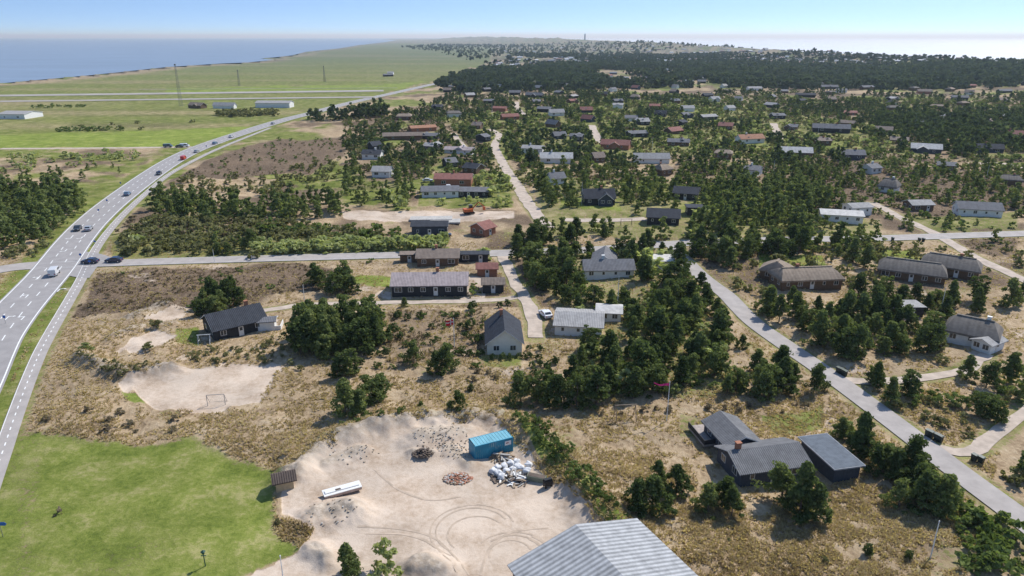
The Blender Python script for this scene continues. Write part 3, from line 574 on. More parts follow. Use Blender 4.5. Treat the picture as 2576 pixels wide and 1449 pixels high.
PZ=[([(755,830),(960,825),(975,885),(900,905),(750,900)],3.0,6,8,1),([(490,755),(600,748),(625,790),(500,795)],3,5,6.5,.9),([(795,705),(890,700),(895,738),(800,738)],3.4,4.5,6.5,.9),
 ([(1300,600),(1520,640),(1700,640),(1760,700),(1840,760),(1850,820),(1870,900),(1880,1000),(1770,1015),(1640,1005),(1500,970),(1440,910),(1500,850),(1580,800),(1610,750),(1560,720),(1440,770),(1345,750),(1300,660)],4.2,4.5,7.2,.78),
 ([(1300,580),(1700,580),(1720,625),(1310,632)],4.8,5,7.5,.7),([(1890,920),(2055,955),(2060,1010),(1885,1005)],3.8,5,7,.9),([(1760,700),(1900,760),(1870,900),(1840,800)],4.5,4,6,.6),([(1870,760),(2100,785),(2400,800),(2410,905),(2300,910),(2200,895),(2080,925),(1960,850)],4.2,4.5,7.2,.88),
 ([(2100,720),(2260,740),(2576,740),(2576,800),(2100,790)],5,5,7,.7),([(1740,480),(2000,470),(2210,560),(2215,612),(1900,665),(1760,690),(1730,600)],4.8,5.5,8,.85),([(-300,520),(0,490),(150,475),(245,520),(215,560),(80,620),(-60,640),(-300,700)],4.2,6,8.5,.95),
 ([(2058,1030),(2110,1050),(2210,1120),(2330,1205),(2400,1262),(2395,1310),(2290,1305),(2200,1262),(2170,1190),(2120,1110)],2.7,4.5,6.3,.92),
 ([(390,505),(560,515),(700,525),(860,505),(865,545),(700,562),(500,562),(385,548)],4.2,6,8,.9),([(510,620),(660,618),(660,640),(520,642)],4,4,5.5,.8),([(770,300),(860,300),(965,283),(975,296),(900,303),(790,308)],6,8,11,1),
 ([(0,430),(380,420),(300,445),(0,470)],7,3,5,.4),([(2200,300),(2700,280),(2700,400),(2320,400),(2200,350)],6.2,6,9,.85),([(880,350),(1000,330),(1240,340),(1240,430),(1050,440),(880,440)],6.5,4,7,.6),([(860,440),(1080,440),(1060,520),(870,520)],5.5,4,7,.7),
 ([(1300,400),(1480,390),(1500,560),(1400,560),(1330,470)],6,5,8,.7),([(1500,420),(1760,430),(2000,400),(2100,520),(1800,560),(1500,500)],6,4.5,7.5,.65),([(2240,720),(2240,620),(2120,600),(1950,610),(1880,660)],6,5,7,.3),
 ([(2380,610),(2576,600),(2576,720),(2450,660)],8,3,5,.4),([(2440,420),(2700,420),(2700,600),(2440,560)],8,4,6,.4),([(1440,790),(1500,760),(1610,760),(1600,830),(1560,860)],4,4,5.5,.5),([(1700,1180),(1860,1170),(1850,1290),(1720,1290)],4,2.5,4,.35)]
for p,sp,a,b_,d in PZ: add_p(p,sp,a,b_,d)
add_p([(1150,236),(1700,232),(2300,236),(2900,245),(3000,600),(2200,590),(1500,560),(1250,480),(900,440),(860,345),(1000,290)],7.4,3.5,7,.88,(38,.48,7),m=2.5)
add_p([(880,330),(1150,236),(3000,250),(3000,600),(1500,560),(900,440)],15,2.5,5,.7)
NP=len(pines)
pines.sort(key=lambda t:t[1]+abs(t[0])*.2)
vis=[p for p in pines if abs(p[0])<p[1]*.76+4 and p[1]>50];oth=[p for p in pines if not(abs(p[0])<p[1]*.76+4 and p[1]>50)]
near=vis[:300];rest=vis[300:]+oth
A=np.array(near);hz=Hf(A[:,0],A[:,1])
for (x,y,h),z in zip(near,hz):
    cm,tm=random.choice(PV);s=h/6*random.uniform(.93,1.07);e=ob('pine_tree',None,loc=(x,y,z-.1),rz=random.uniform(0,6.28),label='dark green pine tree growing in dune grass',cat='tree',group='pine trees of the dune plantation',sc=(s*random.uniform(.95,1.2),s*random.uniform(.95,1.2),s))
    ob('trunk',tm,e);ob('crown',cm,e)
def tile(name,pts,temps,m,label,cat,zoff=-.1,wide=1.0):
    if len(pts)==0:return
    A=np.array([p[:3] for p in pts],float);hz=Hf(A[:,0],A[:,1]);Vs=[];Fs=[];o=0;ch=rng.integers(0,len(temps),len(A))
    for k,(V,Fc) in enumerate(temps):
        q=np.where(ch==k)[0]
        if len(q)==0: continue
        a=rng.uniform(0,6.283,len(q));s=A[q,2];sx=s*rng.uniform(.85,1.25,len(q))*wide
        ca,sa=np.cos(a),np.sin(a);X=V[:,0];Y=V[:,1];Zz=V[:,2]
        P=np.stack([(X[None]*ca[:,None]-Y[None]*sa[:,None])*sx[:,None]+A[q,0][:,None],(X[None]*sa[:,None]+Y[None]*ca[:,None])*sx[:,None]+A[q,1][:,None],Zz[None]*s[:,None]+hz[q][:,None]+zoff],2)
        Vs.append(P.reshape(-1,3));Fs.append((Fc[None]+(np.arange(len(q))*len(V))[:,None,None]+o).reshape(-1,4));o+=len(q)*len(V)
    ob(name,mesh_np(name,np.concatenate(Vs),np.concatenate(Fs),m),label=label,cat=cat,kind='stuff')
def temps(n,seed,leaves,leaf,form='pine',r=.42,bl=14): return [crown_np(seed+i,1,r,bl,leaves,leaf,form if i%2 else 'pine',.04) for i in range(n)]
tile('pine_wood',[p for p in rest if p[1]<330],temps(6,300,520,.05,'cone',.42,26),PINE,'dense dark pine wood between summer houses','trees')
tile('pine_wood',[p for p in rest if p[1]>=330],temps(6,320,140,.09,'round',.46,14),PINEF,'scattered dark pines between distant summer houses','trees')
x,y=inpoly_pts(WL([(1095,218),(1130,196),(1250,176),(1500,164),(2000,168),(2300,176),(2700,190),(2900,210),(2900,240),(2200,228),(1700,222),(1300,232),(1180,240),(1095,226)]),7.8,.95,(80,.36,13))
k=clear(x,y,3,.5);x,y=x[k],y[k];tile('pine_forest',[(a,b,random.uniform(6,12)) for a,b in zip(x,y)],temps(4,340,60,.15,'round',.42,8),PINEH,'distant blue green conifer plantation','forest')
x,y=inpoly_pts(WL([(1180,190),(1300,136),(1700,140),(2400,166),(2900,205),(2900,215),(1500,168)]),14,.85,(120,.46,15));tile('pine_forest',[(a,b,random.uniform(5,11)) for a,b in zip(x,y)],temps(3,350,26,.24,'round',.6,6),PINEH,'distant tree belts among village houses','forest')
x,y=inpoly_pts(WL([(1230,165),(1100,131),(1000,119),(1100,112),(1700,120),(1900,130),(1500,140),(1300,130)]),40,.4);tile('pine_forest',[(a,b,random.uniform(6,12)) for a,b in zip(x,y)],temps(3,355,26,.24,'round',.9,6),PINEH,'small distant windbreak trees on farmland','forest')
# shrubs
MID=[(860,300),(1240,250),(1700,240),(2700,260),(2700,580),(1300,480),(880,430)]
SZ=[([(300,600),(400,550),(620,562),(860,575),(1000,600),(860,612),(620,622),(600,640),(300,645)],2.8,1.6,3.0,1,.8),([(640,566),(1000,585),(1000,606),(860,606),(640,596)],3.2,1.6,3.0,2,.5),
 ([(1285,1048),(1345,1072),(1480,1215),(1580,1335),(1520,1310),(1410,1200),(1300,1085)],1.2,.6,1.3,2,.85),([(2400,1270),(2576,1320),(2750,1460),(2440,1460),(2400,1330)],1.7,1.1,2.0,2,.9),([(450,905),(560,858),(720,850),(725,905),(520,918)],1.6,.5,1.0,1,.8),
 ([(820,1120),(870,1070),(1050,1052),(1050,1062),(930,1085)],1.5,.5,1.0,2,.7),([(0,392),(380,385),(380,410),(0,440)],6,2,3.5,0,.5),([(1080,445),(1290,435),(1300,525),(1080,520)],5,1.8,3.6,0,.6),([(40,325),(620,280),(640,290),(300,335),(40,345)],12,1.5,3,1,.15),
 ([(540,285),(700,283),(700,292),(560,296)],5,3,4.5,1,.7),([(140,328),(320,325),(320,329),(140,332)],5,2,3,2,.8),([(80,270),(220,268),(220,272),(80,274)],6,2,3,2,.9),([(640,450),(870,400),(870,440),(720,500),(400,500),(460,450)],5,1.5,3,1,.6),
 ([(300,540),(480,570),(640,575),(640,600),(400,600),(290,600)],3,1,2,3,.6),([(0,640),(110,610),(140,640),(60,655),(0,655)],3,1,2.2,1,.7),([(60,1030),(400,1045),(520,1060),(420,1110),(340,1115),(80,1080)],2.8,.6,1.4,3,.35),
 ([(200,910),(280,925),(430,935),(430,950),(280,960),(200,930)],1.3,.5,.9,1,.7),([(2200,540),(2340,560),(2560,575),(2300,590),(2200,570)],4,1,2,2,.5),([(690,1310),(740,1350),(790,1365),(700,1330)],1,.4,.8,1,.7),
 ([(1450,1050),(2000,1040),(2060,1010),(1900,1010),(1500,1040)],2.2,.5,1.2,3,.5),([(2100,1010),(2576,1000),(2576,1120),(2400,1110),(2280,1060)],2.4,.7,1.8,1,.6),([(2140,985),(2576,960),(2576,1060),(2250,1040)],3,.8,2.2,2,.5),([(1860,1330),(2300,1300),(2400,1449),(1700,1449)],4.5,.4,1.2,1,.3),([(2460,1180),(2700,1200),(2700,1380),(2576,1290)],2.4,.8,2.0,1,.7),
 ([(240,690),(880,680),(760,740),(640,762),(330,785),(230,790)],4.2,.4,1.0,3,.5),([(240,690),(880,680),(760,740),(640,762),(330,785),(230,790)],6,.5,1.5,2,.35),([(460,445),(560,390),(700,355),(870,350),(870,400),(760,440)],7,.7,1.8,2,.5),([(460,445),(560,390),(700,355),(870,350),(870,400),(760,440)],6,.5,1.2,3,.5),
 ([(940,770),(1240,780),(1230,930),(930,930)],3.2,.5,1.3,2,.45),([(1150,930),(1420,910),(1420,990),(1150,985)],3,.4,1.1,2,.35),([(700,880),(950,900),(1100,960),(800,960),(650,920)],3.2,.4,1.1,1,.5),
 (MID,6,1,2.6,1,.62),(MID,7,1.2,3.2,2,.6),(MID,8,1.0,2.2,3,.6),([(1100,300),(1700,240),(2300,330),(2200,390),(1600,395),(1250,380)],9,1.5,3.2,0,.5),([(900,640),(1290,630),(1290,700),(1200,760),(960,690)],4,1,2.6,2,.35),([(1100,420),(860,345),(900,440)],6,1,3,1,.5),
 ([(1300,620),(1700,640),(1880,1000),(1500,1000),(1450,800)],4.2,1.2,3.0,0,.3),([(1300,620),(1700,640),(1880,1000),(1500,1000),(1450,800)],3.6,.8,2.4,2,.5),([(1740,480),(2200,560),(2400,800),(2400,920),(1960,850),(1740,650)],5,1.2,2.6,1,.65),([(1900,620),(2576,620),(2576,800),(2050,770)],5,1,2.4,1,.5)]
for p,sp,a,b_,t,d in SZ: add_s(p,sp,a,b_,t,d)
add_s([(620,642),(860,637),(1130,628),(1130,612),(860,618),(640,628)],1.9,1.9,2.9,0,1,front=0)
add_s([(2070,1040),(2210,1125),(2400,1265),(2576,1400),(2576,1430),(2380,1300),(2200,1170),(2100,1090)],2.0,1.2,2.6,2,.8,front=0)
for u,v,h,t in ((975,1455,3.6,0),(220,890,1.8,0),(370,888,1.6,1),(400,832,1.8,1),(1640,670,5,0),(1660,690,4,0),(1700,800,3,0),(980,500,4,0),(1000,520,3.5,0),(640,650,2.5,1),(340,620,3,0),(1010,530,4,0),(1215,650,3,0),(1770,560,5,0),(1800,560,4,0),(150,1292,.8,3),(1230,940,.9,3),(1250,950,1.1,3),(1200,940,1.0,3),(1190,960,1.1,3),(1560,655,4,0),(1745,600,3.5,0),(2395,1255,2,2)):
    x,y=W(u,v);shr.append((x,y,h,t))
SM=[BUSH,OLIVE,DKB,GRY];SL=['yellow green leafy shrub','olive brown dune shrub','dark green low shrub','bare grey brown scrub bush']
ST=[[crown_np(400+10*t+i,1,.75,16,700,.075,'round',.02) for i in range(3)] for t in range(4)]
SMs=[[mesh_np('shrub',V,Fc,SM[t]) for V,Fc in ST[t]] for t in range(4)]
shr.sort(key=lambda t:t[1]);sn=[p for p in shr if abs(p[0])<p[1]*.75 and p[1]>52][:300];ids=set(id(p) for p in sn);sr=[p for p in shr if id(p) not in ids]
A=np.array([p[:3] for p in sn]);hz=Hf(A[:,0],A[:,1])
for (x,y,h,t),z in zip(sn,hz):
    ob('shrub',random.choice(SMs[t]),loc=(x,y,z-.08),rz=random.uniform(0,6.28),label=SL[t]+' in dune grass',cat='shrub',group='dune shrubs',sc=(h*random.uniform(.8,1.3),h*random.uniform(.8,1.3),h))
SF=[[crown_np(450+10*t+i,1,.75,12,120,.15,'round',.02) for i in range(3)] for t in range(4)]
for t in range(4): tile('scrub',[p for p in sr if p[3]==t],SF[t],SM[t],SL[t].replace('shrub','scrub').replace('bush','thicket')+' growing in dense patches','scrub')
# topiary
V,Fc=crown_np(500,1,.55,26,1400,.05,'round',.05);TM=mesh_np('clipped_bush',V,Fc,leafmat('topiary_leaves',(.04,.06,.02),(.09,.125,.04),(.17,.21,.075),.15))
tops=[(960,805,1.6),(998,800,1.8),(1025,805,1.5),(1057,800,1.4),(985,845,2.6),(975,865,2),(1005,855,1.6),(1186,780,2.2),(1187,795,1.5),(1180,830,2.4),(1172,850,1.4),(1160,825,1.3),(1195,862,1.9),(1207,858,1.5),(1258,778,1.4),(1278,770,1.6),(1165,892,1.5),(1183,893,1.4),(1200,897,1.3),(1237,905,1.2),(1262,905,1.4),(1284,905,1.3),(1305,898,1.2),(1320,900,1.3),(1335,897,1.3),(968,900,1.8),(1310,955,2.2),(1345,945,1.6),(1360,920,1.5),(1375,925,1.6),(1355,905,1.4),(1395,915,1.5),(1340,925,1.3),(1385,950,1.6),(1088,868,1.2),(1100,900,1.3),(930,900,2),(905,925,1.7),(1085,825,1.3),(1150,800,1.2),(1215,890,1.1),(1130,880,1.2),(1075,850,1.1),(945,840,1.6),(1360,880,1.4),(1330,880,1.2)]
for u,v,h in tops:
    x,y=W(u,v);ob('clipped_bush',TM,loc=(x,y,Z(x,y)-.05),rz=u,label='rounded clipped dark green garden bush',cat='bush',group='clipped bushes in the garden',sc=(h,h,h))
# grass tufts and heather clumps
def tufts(name,n,y0,y1,test,m,hh,label,r=.3):
    y=1/rng.uniform(1/y1,1/y0,n);x=rng.uniform(-.8,.8,n)*y;k=test(x,y);x,y=x[k],y[k];z=Hf(x,y);n=len(x);s=hh*(.5+rng.random(n))
    nb=7;a=rng.uniform(0,6.283,(n,nb));le=rng.uniform(.3,1.1,(n,nb));wd=.08
    bx=x[:,None]+np.cos(a)*r*.25;by=y[:,None]+np.sin(a)*r*.25
    tx=x[:,None]+np.cos(a)*r*le*1.6;ty=y[:,None]+np.sin(a)*r*le*1.6;tz=z[:,None]+s[:,None]*(1.2-le*.55)
    px,py=-np.sin(a)*wd,np.cos(a)*wd;zb=z[:,None]-.05+0*a
    V=np.stack([np.stack([bx-px,by-py,zb],2),np.stack([bx+px,by+py,zb],2),np.stack([tx+px*.5,ty+py*.5,tz],2),np.stack([tx-px*.5,ty-py*.5,tz],2)],2).reshape(-1,3)
    ob(name,mesh_np(name,V,np.arange(len(V)).reshape(-1,4),m),label=label,cat='grass',kind='stuff')
def dryt(x,y):
    k=road_d(x,y)>1.0
    for p in (FIELD,LOT,VOLL): k&=poly_w(x,y,p)<.4
    for p in SANDS[2:4]: k&=~inside(x,y,p)
    k&=fbm(x/4,y/4,201)+.3*rng.random(x.size)>.56
    for a,b,r1,r2 in HS:
        if b<180:k&=~((np.abs(x-a)<r1)&(np.abs(y-b)<r2))
    return k
tufts('dune_grass',100000,55,210,dryt,leafmat('dry_grass_blades',(.32,.24,.14),(.50,.395,.25),(.67,.57,.40),.5),.24,'pale dry marram grass tussocks over the dunes',.28)
hpoly=[p for p,w_ in HEATH if w_>.49]
tufts('heather_clumps',70000,62,330,lambda x,y:(road_d(x,y)>1.2)&(fbm(x/5,y/5,211)>.45)&(sum(poly_w(x,y,p) for p in hpoly)>.4),leafmat('heather_twigs',(.075,.058,.036),(.165,.125,.08),(.28,.23,.14),.3),.32,'brown heather and creeping willow clumps',.36)
# ---------- vehicles
TY=mat('tyre_rubber',(.02,.02,.02),.8);RIM=mat('wheel_rim',(.45,.45,.45),.3,metal=.8);LAMP=mat('lamp_lens',(.7,.7,.65),.2);RED=mat('red_lens',(.4,.02,.02),.3);CG=mat('car_glass',(.02,.025,.03),.08,spec=.7)
def car(u,v,rz,c,cname,van=False,z=.16,lab=None,xy=None):
    x,y=xy or W(u,v);P=mat('car_paint_'+cname.replace(' ','_'),c,.25,.04,1,spec=.6);h=1.45 if not van else 1.95
    e=ob('parked_car' if lab and 'parked' in lab else 'car' if not van else 'van',None,loc=(x,y,z),rz=rz,label=lab or f'{cname} {"van" if van else "car"} driving on the main road',cat='van' if van else 'car')
    b=B()
    if van: prof=[(-2.4,.35),(2.4,.35),(2.45,.95),(1.9,1.15),(1.3,h-.08),(1.1,h),(-2.3,h),(-2.42,h-.2)]
    else: prof=[(-2.15,.32),(2.15,.32),(2.2,.7),(2.0,.86),(1.1,.98),(.45,h-.06),(-.0,h),(-1.1,h-.03),(-1.75,1.02),(-2.15,.95),(-2.2,.6)]
    b.prism(prof,-.88,.88,axis='y');me=b.mesh('body',P);bo=ob('body',me,e);md=bo.modifiers.new('b','BEVEL');md.width=.07;md.segments=2;md.limit_method='ANGLE'
    g=B()
    if van: wp=[(-.2,1.15),(1.72,1.2),(1.25,h-.18),(-.2,h-.18)]
    else: wp=[(-1.55,1.0),(.98,1.02),(.4,h-.13),(-1.05,h-.12)]
    g.prism(wp,-.895,.895,axis='y')
    if van: g.add([(1.93,-.72,1.18),(1.93,.72,1.18),(1.37,.66,h-.1),(1.37,-.66,h-.1)],[(0,1,2,3)])
    else:
        g.add([(1.09,-.72,1.02),(1.09,.72,1.02),(.52,.64,h-.08),(.52,-.64,h-.08)],[(0,1,2,3)]);g.add([(-1.74,-.7,1.08),(-1.74,.7,1.08),(-1.2,.64,h-.06),(-1.2,-.64,h-.06)],[(3,2,1,0)])
    ob('window_glass',g.mesh('window_glass',CG),e)
    for sx in (-1.35,1.35):
        for sy in (-.82,.82): ob('wheel',B().tube((0,-.11,0),(0,.11,0),.33,.33,14,0).tube((0,-.12,0),(0,.12,0),.19,.19,10,1).mesh('wheel',[TY,RIM]),e,loc=(sx,sy,.33))
    f=2.2 if not van else 2.44
    for sy in (-.62,.62): ob('headlight',B().box(f-.08,f+.03,sy-.17,sy+.17,.62,.78).mesh('headlight',LAMP),e);ob('tail_light',B().box(-f-.03,-f+.08,sy-.15,sy+.15,.68,.86).mesh('tail_light',RED),e)
def near_main(u,v,off,fwd):
    x,y=W(u,v);p=np.array(MAIN);i=int(np.argmin(np.hypot(p[:,0]-x,p[:,1]-y)));i=min(max(i,1),len(p)-2);d=p[i+1]-p[i-1];return math.atan2(d[1],d[0])+(0 if fwd else math.pi)
for u,v,c,cn,van,f in ((138,692,(.6,.6,.6),'silver',True,1),(196,580,(.03,.035,.05),'black',False,0),(224,580,(.35,.37,.4),'grey',False,1),(321,492,(.12,.2,.3),'blue',False,1),(462,402,(.5,.03,.03),'red',True,1),(495,384,(.3,.32,.34),'grey',False,1),(541,363,(.1,.2,.32),'blue',False,1),(582,346,(.35,.36,.38),'silver',False,1),(687,313,(.2,.22,.25),'grey',False,1),(400,440,(.08,.08,.09),'black',False,0)):
    car(u,v,near_main(u,v,0,f),c,cn,van)
car(228,663,math.pi+.05,(.02,.035,.08),'dark blue',lab='dark blue car waiting at the junction');car(288,660,math.pi+.05,(.02,.03,.06),'dark blue',lab='dark blue car approaching the junction')
car(1372,796,math.radians(110),(.75,.76,.78),'white',lab='white parked car on sandy drive beside house',z=Z(*W(1372,796))+.05)
for u,v,c,cn,van in ((423,371,(.05,.12,.16),'teal',True),(465,370,(.7,.7,.7),'white',True),(452,371,(.1,.1,.12),'black',False),(1076,462,(.6,.6,.6),'silver',False),(1130,474,(.7,.7,.7),'white',False),(1118,600,(.1,.1,.1),'black',False)):
    xy=W(u,v);car(u,v,.1,c,cn,van,lab=f'{cn} parked {"van" if van else "car"} beside the road',z=Z(*xy)+.12)
# ---------- container, hut items, debris
BL=mat('container_blue',(.03,.24,.36),.5,.15,1);BLR=mat('container_roof_blue',(.18,.42,.50),.5,.15,1)
e=ob('shipping_container',None,loc=(-3.1,90.2,Z(-3.1,90.2)-.1),rz=math.radians(25),label='blue corrugated shipping container in sandy yard',cat='container')
b=B();L,Wd,Hh=6.1,2.44,2.6
for s in (-1,1):
    n=40
    for k in range(n):
        x0=-L/2+.12+k*(L-.24)/n;x1=x0+(L-.24)/n;d=.0 if k%2 else .05;y0=s*(Wd/2-d)
        b.add([(x0,y0,.15),(x1,y0,.15),(x1,y0,Hh-.1),(x0,y0,Hh-.1)],[(0,1,2,3) if s<0 else (3,2,1,0)])
for x in (-L/2,L/2-.12):
    for y in (-Wd/2,Wd/2-.12): b.box(x,x+.12,y,y+.12,0,Hh)
for y in (-Wd/2,Wd/2-.1): b.box(-L/2+.12,L/2-.12,y,y+.1,0,.15);b.box(-L/2+.12,L/2-.12,y,y+.1,Hh-.1,Hh)
b.box(-L/2+.02,L/2-.02,-Wd/2+.12,Wd/2-.12,.02,.12);ob('wall',b.mesh('wall',BL),e)
b=B();n=24
for k in range(n):
    x0=-L/2+.12+k*(L-.24)/n;b.box(x0,x0+(L-.24)/n-.03,-Wd/2+.1,Wd/2-.1,Hh-.06,Hh-.02 if k%2 else Hh+.01)
ob('roof',b.mesh('roof',BLR),e)
for sy in (0,1):
    y0=-Wd/2+.13+sy*(Wd-.26)/2;bb=B().box(L/2-.04,L/2+.01,y0,y0+(Wd-.3)/2,.18,Hh-.12)
    for q in (.3,.8): bb.tube((L/2+.04,y0+q,.2),(L/2+.04,y0+q,Hh-.15),.025,.025)
    ob('door',bb.mesh('door',BL),e);ob('end_panel',B().box(-L/2,-L/2+.05,y0,y0+(Wd-.3)/2,.18,Hh-.12).mesh('end_panel',BL),e)
ob('sign',B().box(1.7,2.7,-Wd/2-.015,-Wd/2-.004,1.5,2.2,0).box(1.85,2.3,-Wd/2-.02,-Wd/2-.017,1.8,1.95,1).mesh('sign',[WH,RED]),e)
def lump(seed,r,sq=1,m=None,name='rubble',sub=3,amp=.3):
    import bmesh
    bm=bmesh.new();bmesh.ops.create_icosphere(bm,subdivisions=sub,radius=r)
    from mathutils import noise as mn
    for v in bm.verts:
        c=v.co.copy();n=mn.noise(c*2.2/r*.6+Vector((seed,0,0)));p=(abs(c.x)**4+abs(c.y)**4+abs(c.z)**4)**.25
        v.co=(c/p*r)*sq+c*(1-sq);v.co*=1+n*amp;v.co.z*=.85
    me=D.meshes.new(name);bm.to_mesh(me);bm.free();me.materials.append(m);me.polygons.foreach_set('use_smooth',[True]*len(me.polygons));return me
BAG=mat('white_bag_fabric',(.62,.62,.62),.8,.12,2);bags=[lump(i,.5,.6,BAG,'bulk_bag',3,.45) for i in range(4)]
for u,v in ((1240,1190),(1255,1196),(1272,1192),(1250,1183),(1268,1178),(1290,1188),(1300,1180),(1312,1186),(1285,1172),(1262,1205),(1325,1192),(1300,1168),(1330,1178)):
    x,y=W(u,v);ob('bulk_bag',random.choice(bags),loc=(x,y,Z(x,y)+.3+.2*random.random()),rz=random.random()*6,label='white bulk bag of building waste on sand',cat='bag',group='waste bags in the yard')
def heap(name,u,v,n,rad,mats,label,size,hgt,flat=False):
    x0,y0=W(u,v);z0=Z(x0,y0);b=B()
    for k in range(n):
        r=rad*random.random()**.6;a=random.uniform(0,6.28);x=r*math.cos(a);y=r*.7*math.sin(a);z=hgt*(1-r/rad)*random.random()+(Z(x0+x,y0+y)-z0 if rad>3.5 else 0);sx,sy,sz=[random.uniform(*q) for q in size];R=Matrix.Rotation(random.uniform(0,6),3,'Z')@Matrix.Rotation(random.uniform(-.35,.35),3,'X')
        t=B().box(-sx,sx,-sy,sy,-sz,sz);b.add([tuple(R@Vector(q)+Vector((x,y,z+.06))) for q in t.v],t.f,random.randrange(len(mats)))
    ob(name,b.mesh(name,mats),loc=(x0,y0,z0),label=label,cat='rubble',kind='stuff')
W1=mat('old_wood',(.30,.23,.16),.9);W2=mat('dark_wood',(.13,.10,.08),.9);CC=mat('broken_concrete',(.42,.40,.37),.9);BK=mat('brick_rubble',(.36,.17,.11),.9)
heap('brick_rubble',1152,1205,260,2.0,[BK,CC,W1,BK],'heap of broken red bricks and rubble on sand',((.08,.25),(.06,.15),(.04,.1)),.5)
heap('timber_waste',1290,1200,110,3.0,[W1,W2,CC,W2,WH],'pile of waste timber and panels beside container',((.4,1.3),(.05,.2),(.02,.08)),.9)
heap('timber_waste',1262,1152,50,1.5,[W1,W1,CC],'pile of pale planks beside blue container',((.5,1.3),(.05,.15),(.02,.08)),.9)
heap('root_pile',1065,1148,160,1.5,[W2,W2,mat('root_earth',(.16,.125,.09),.95)],'heap of dark roots and earth',((.1,.5),(.04,.12),(.03,.08)),.9)
EA=mat('pale_clod',(.38,.315,.24),.95);EB=mat('brown_clod',(.26,.21,.16),.95)
for u,v,n,r in ((1110,1112,110,4.5),(1160,1135,70,3.6),(890,1150,35,3.8),(830,1300,30,3.6)): heap('earth_clods',u,v,n,r,[EA,CC,EB,EA],'scattered clods stones and roots on sandy spoil',((.05,.15),(.04,.11),(.03,.07)),.05)
x,y=W(1350,1210);ob('concrete_trough',B().box(-1.3,1.3,-.5,.5,0,.75,0).box(-1.2,1.2,-.4,.4,.753,.8,1).mesh('concrete_trough',[mat('mossy_concrete',(.2,.22,.16),.9),W2]),loc=(x,y,Z(x,y)-.05),rz=-.35,label='old mossy concrete trough at edge of yard',cat='trough')
x,y=W(1378,1228);b=B().box(-.6,.6,-.35,.35,.35,1.0).prism([(-.35,1.003),(.35,1.003),(.25,1.3),(-.25,1.3)],-.55,.55)
for sx in (-.45,.45):
    for sy in (-.3,.3): b.tube((sx,sy-.06,.17),(sx,sy+.06,.17),.17,.17,10)
ob('waste_skip',b.mesh('waste_skip',mat('black_plastic',(.02,.02,.022),.5)),loc=(x,y,Z(x,y)),rz=.4,label='black wheeled waste container beside berm',cat='container')
x0,y0=W(812,1262);x1,y1=W(905,1236);a=math.atan2(y1-y0,x1-x0);L=math.hypot(x1-x0,y1-y0);b=B()
b.box(-L/2,L/2,-.75,.75,.12,.5,0).box(-L/2-.05,L/2+.05,-.8,.8,.503,.6,1).box(-L/2+.2,L/2-.2,-.35,.35,.603,.72,1)
for q in (-.4,0,.4): b.box(L*q-.1,L*q+.1,-.7,.7,-.1,.118,2)
b.box(-.9,-.2,-.3,.05,.723,.76,2)
ob('stacked_panels',b.mesh('stacked_panels',[mat('panel_edge',(.38,.3,.27)),WH,W2]),loc=((x0+x1)/2,(y0+y1)/2+.6,Z((x0+x1)/2,(y0+y1)/2)+.1),rz=a,label='long stack of white building panels on sand',cat='panels')
x,y=W(762,1335);ob('fence_post',B().tube((0,0,-.2),(0,0,1.0),.06,.05,8).mesh('fence_post',W2),loc=(x,y,Z(x,y)),label='short wooden post at the yard edge',cat='post')
# ---------- poles, flags, frames, signs, bins
POLE=mat('white_pole',(.7,.7,.68),.4);PK=mat('pink_flag',(.62,.03,.2),.7);FR=mat('red_flag',(.6,.02,.03),.7)
def flagpole(u,v0,v1,flag=None):
    x,y=W(u,v0);zc=y*CP+ (H0)*SP;h=(v0-v1)/(F/zc)/CP*1.0;z=Z(x,y)
    e=ob('flagpole',None,loc=(x,y,z),label='tall white flagpole '+('with pink windsock banner' if flag=='p' else 'flying a red and white flag' if flag else 'standing in dune grass'),cat='flagpole')
    ob('pole',B().tube((0,0,-.3),(0,0,h),.09,.045,8).mesh('pole',POLE),e);ob('finial',B().tube((0,0,h+.002),(0,0,h+.14),.09,.05,8).mesh('finial',POLE),e)
    if flag:
        n=10;V=[];Fc=[];Lf,hf=(2.4,.45) if flag=='p' else (1.5,1.1)
        for k in range(n+1):
            t=k/n;yy=.18*math.sin(t*7);dz=-.25*t if flag!='p' else -.15*math.sin(t*4);hw=hf*(1-.6*t) if flag=='p' else hf
            for q in (0,.36,.52,1): V.append((-t*Lf-.06,yy,h-.2+dz-q*hw))
        mi=[]
        for k in range(n):
            for q in range(3):
                Fc.append((4*k+q,4*k+q+1,4*k+4+q+1,4*k+4+q));mi.append(0 if flag=='p' else (1 if q==1 or k in(3,) else 0))
        b=B();b.v=V;b.f=Fc;b.m=mi;ob('flag',b.mesh('flag',[PK if flag=='p' else FR,WH]),e)
for a in ((1143,872,800,'d'),(1677,1058,955,'p'),(1553,775,700),(766,755,718),(2365,790,722),(2340,1405,1300),(715,1475,1388),(1463,520,468),(540,660,630),(1408,390,355),(2395,550,508),(2055,355,325),(1945,440,405),(2480,455,420),(1238,300,262),(1640,385,350)): flagpole(*a)
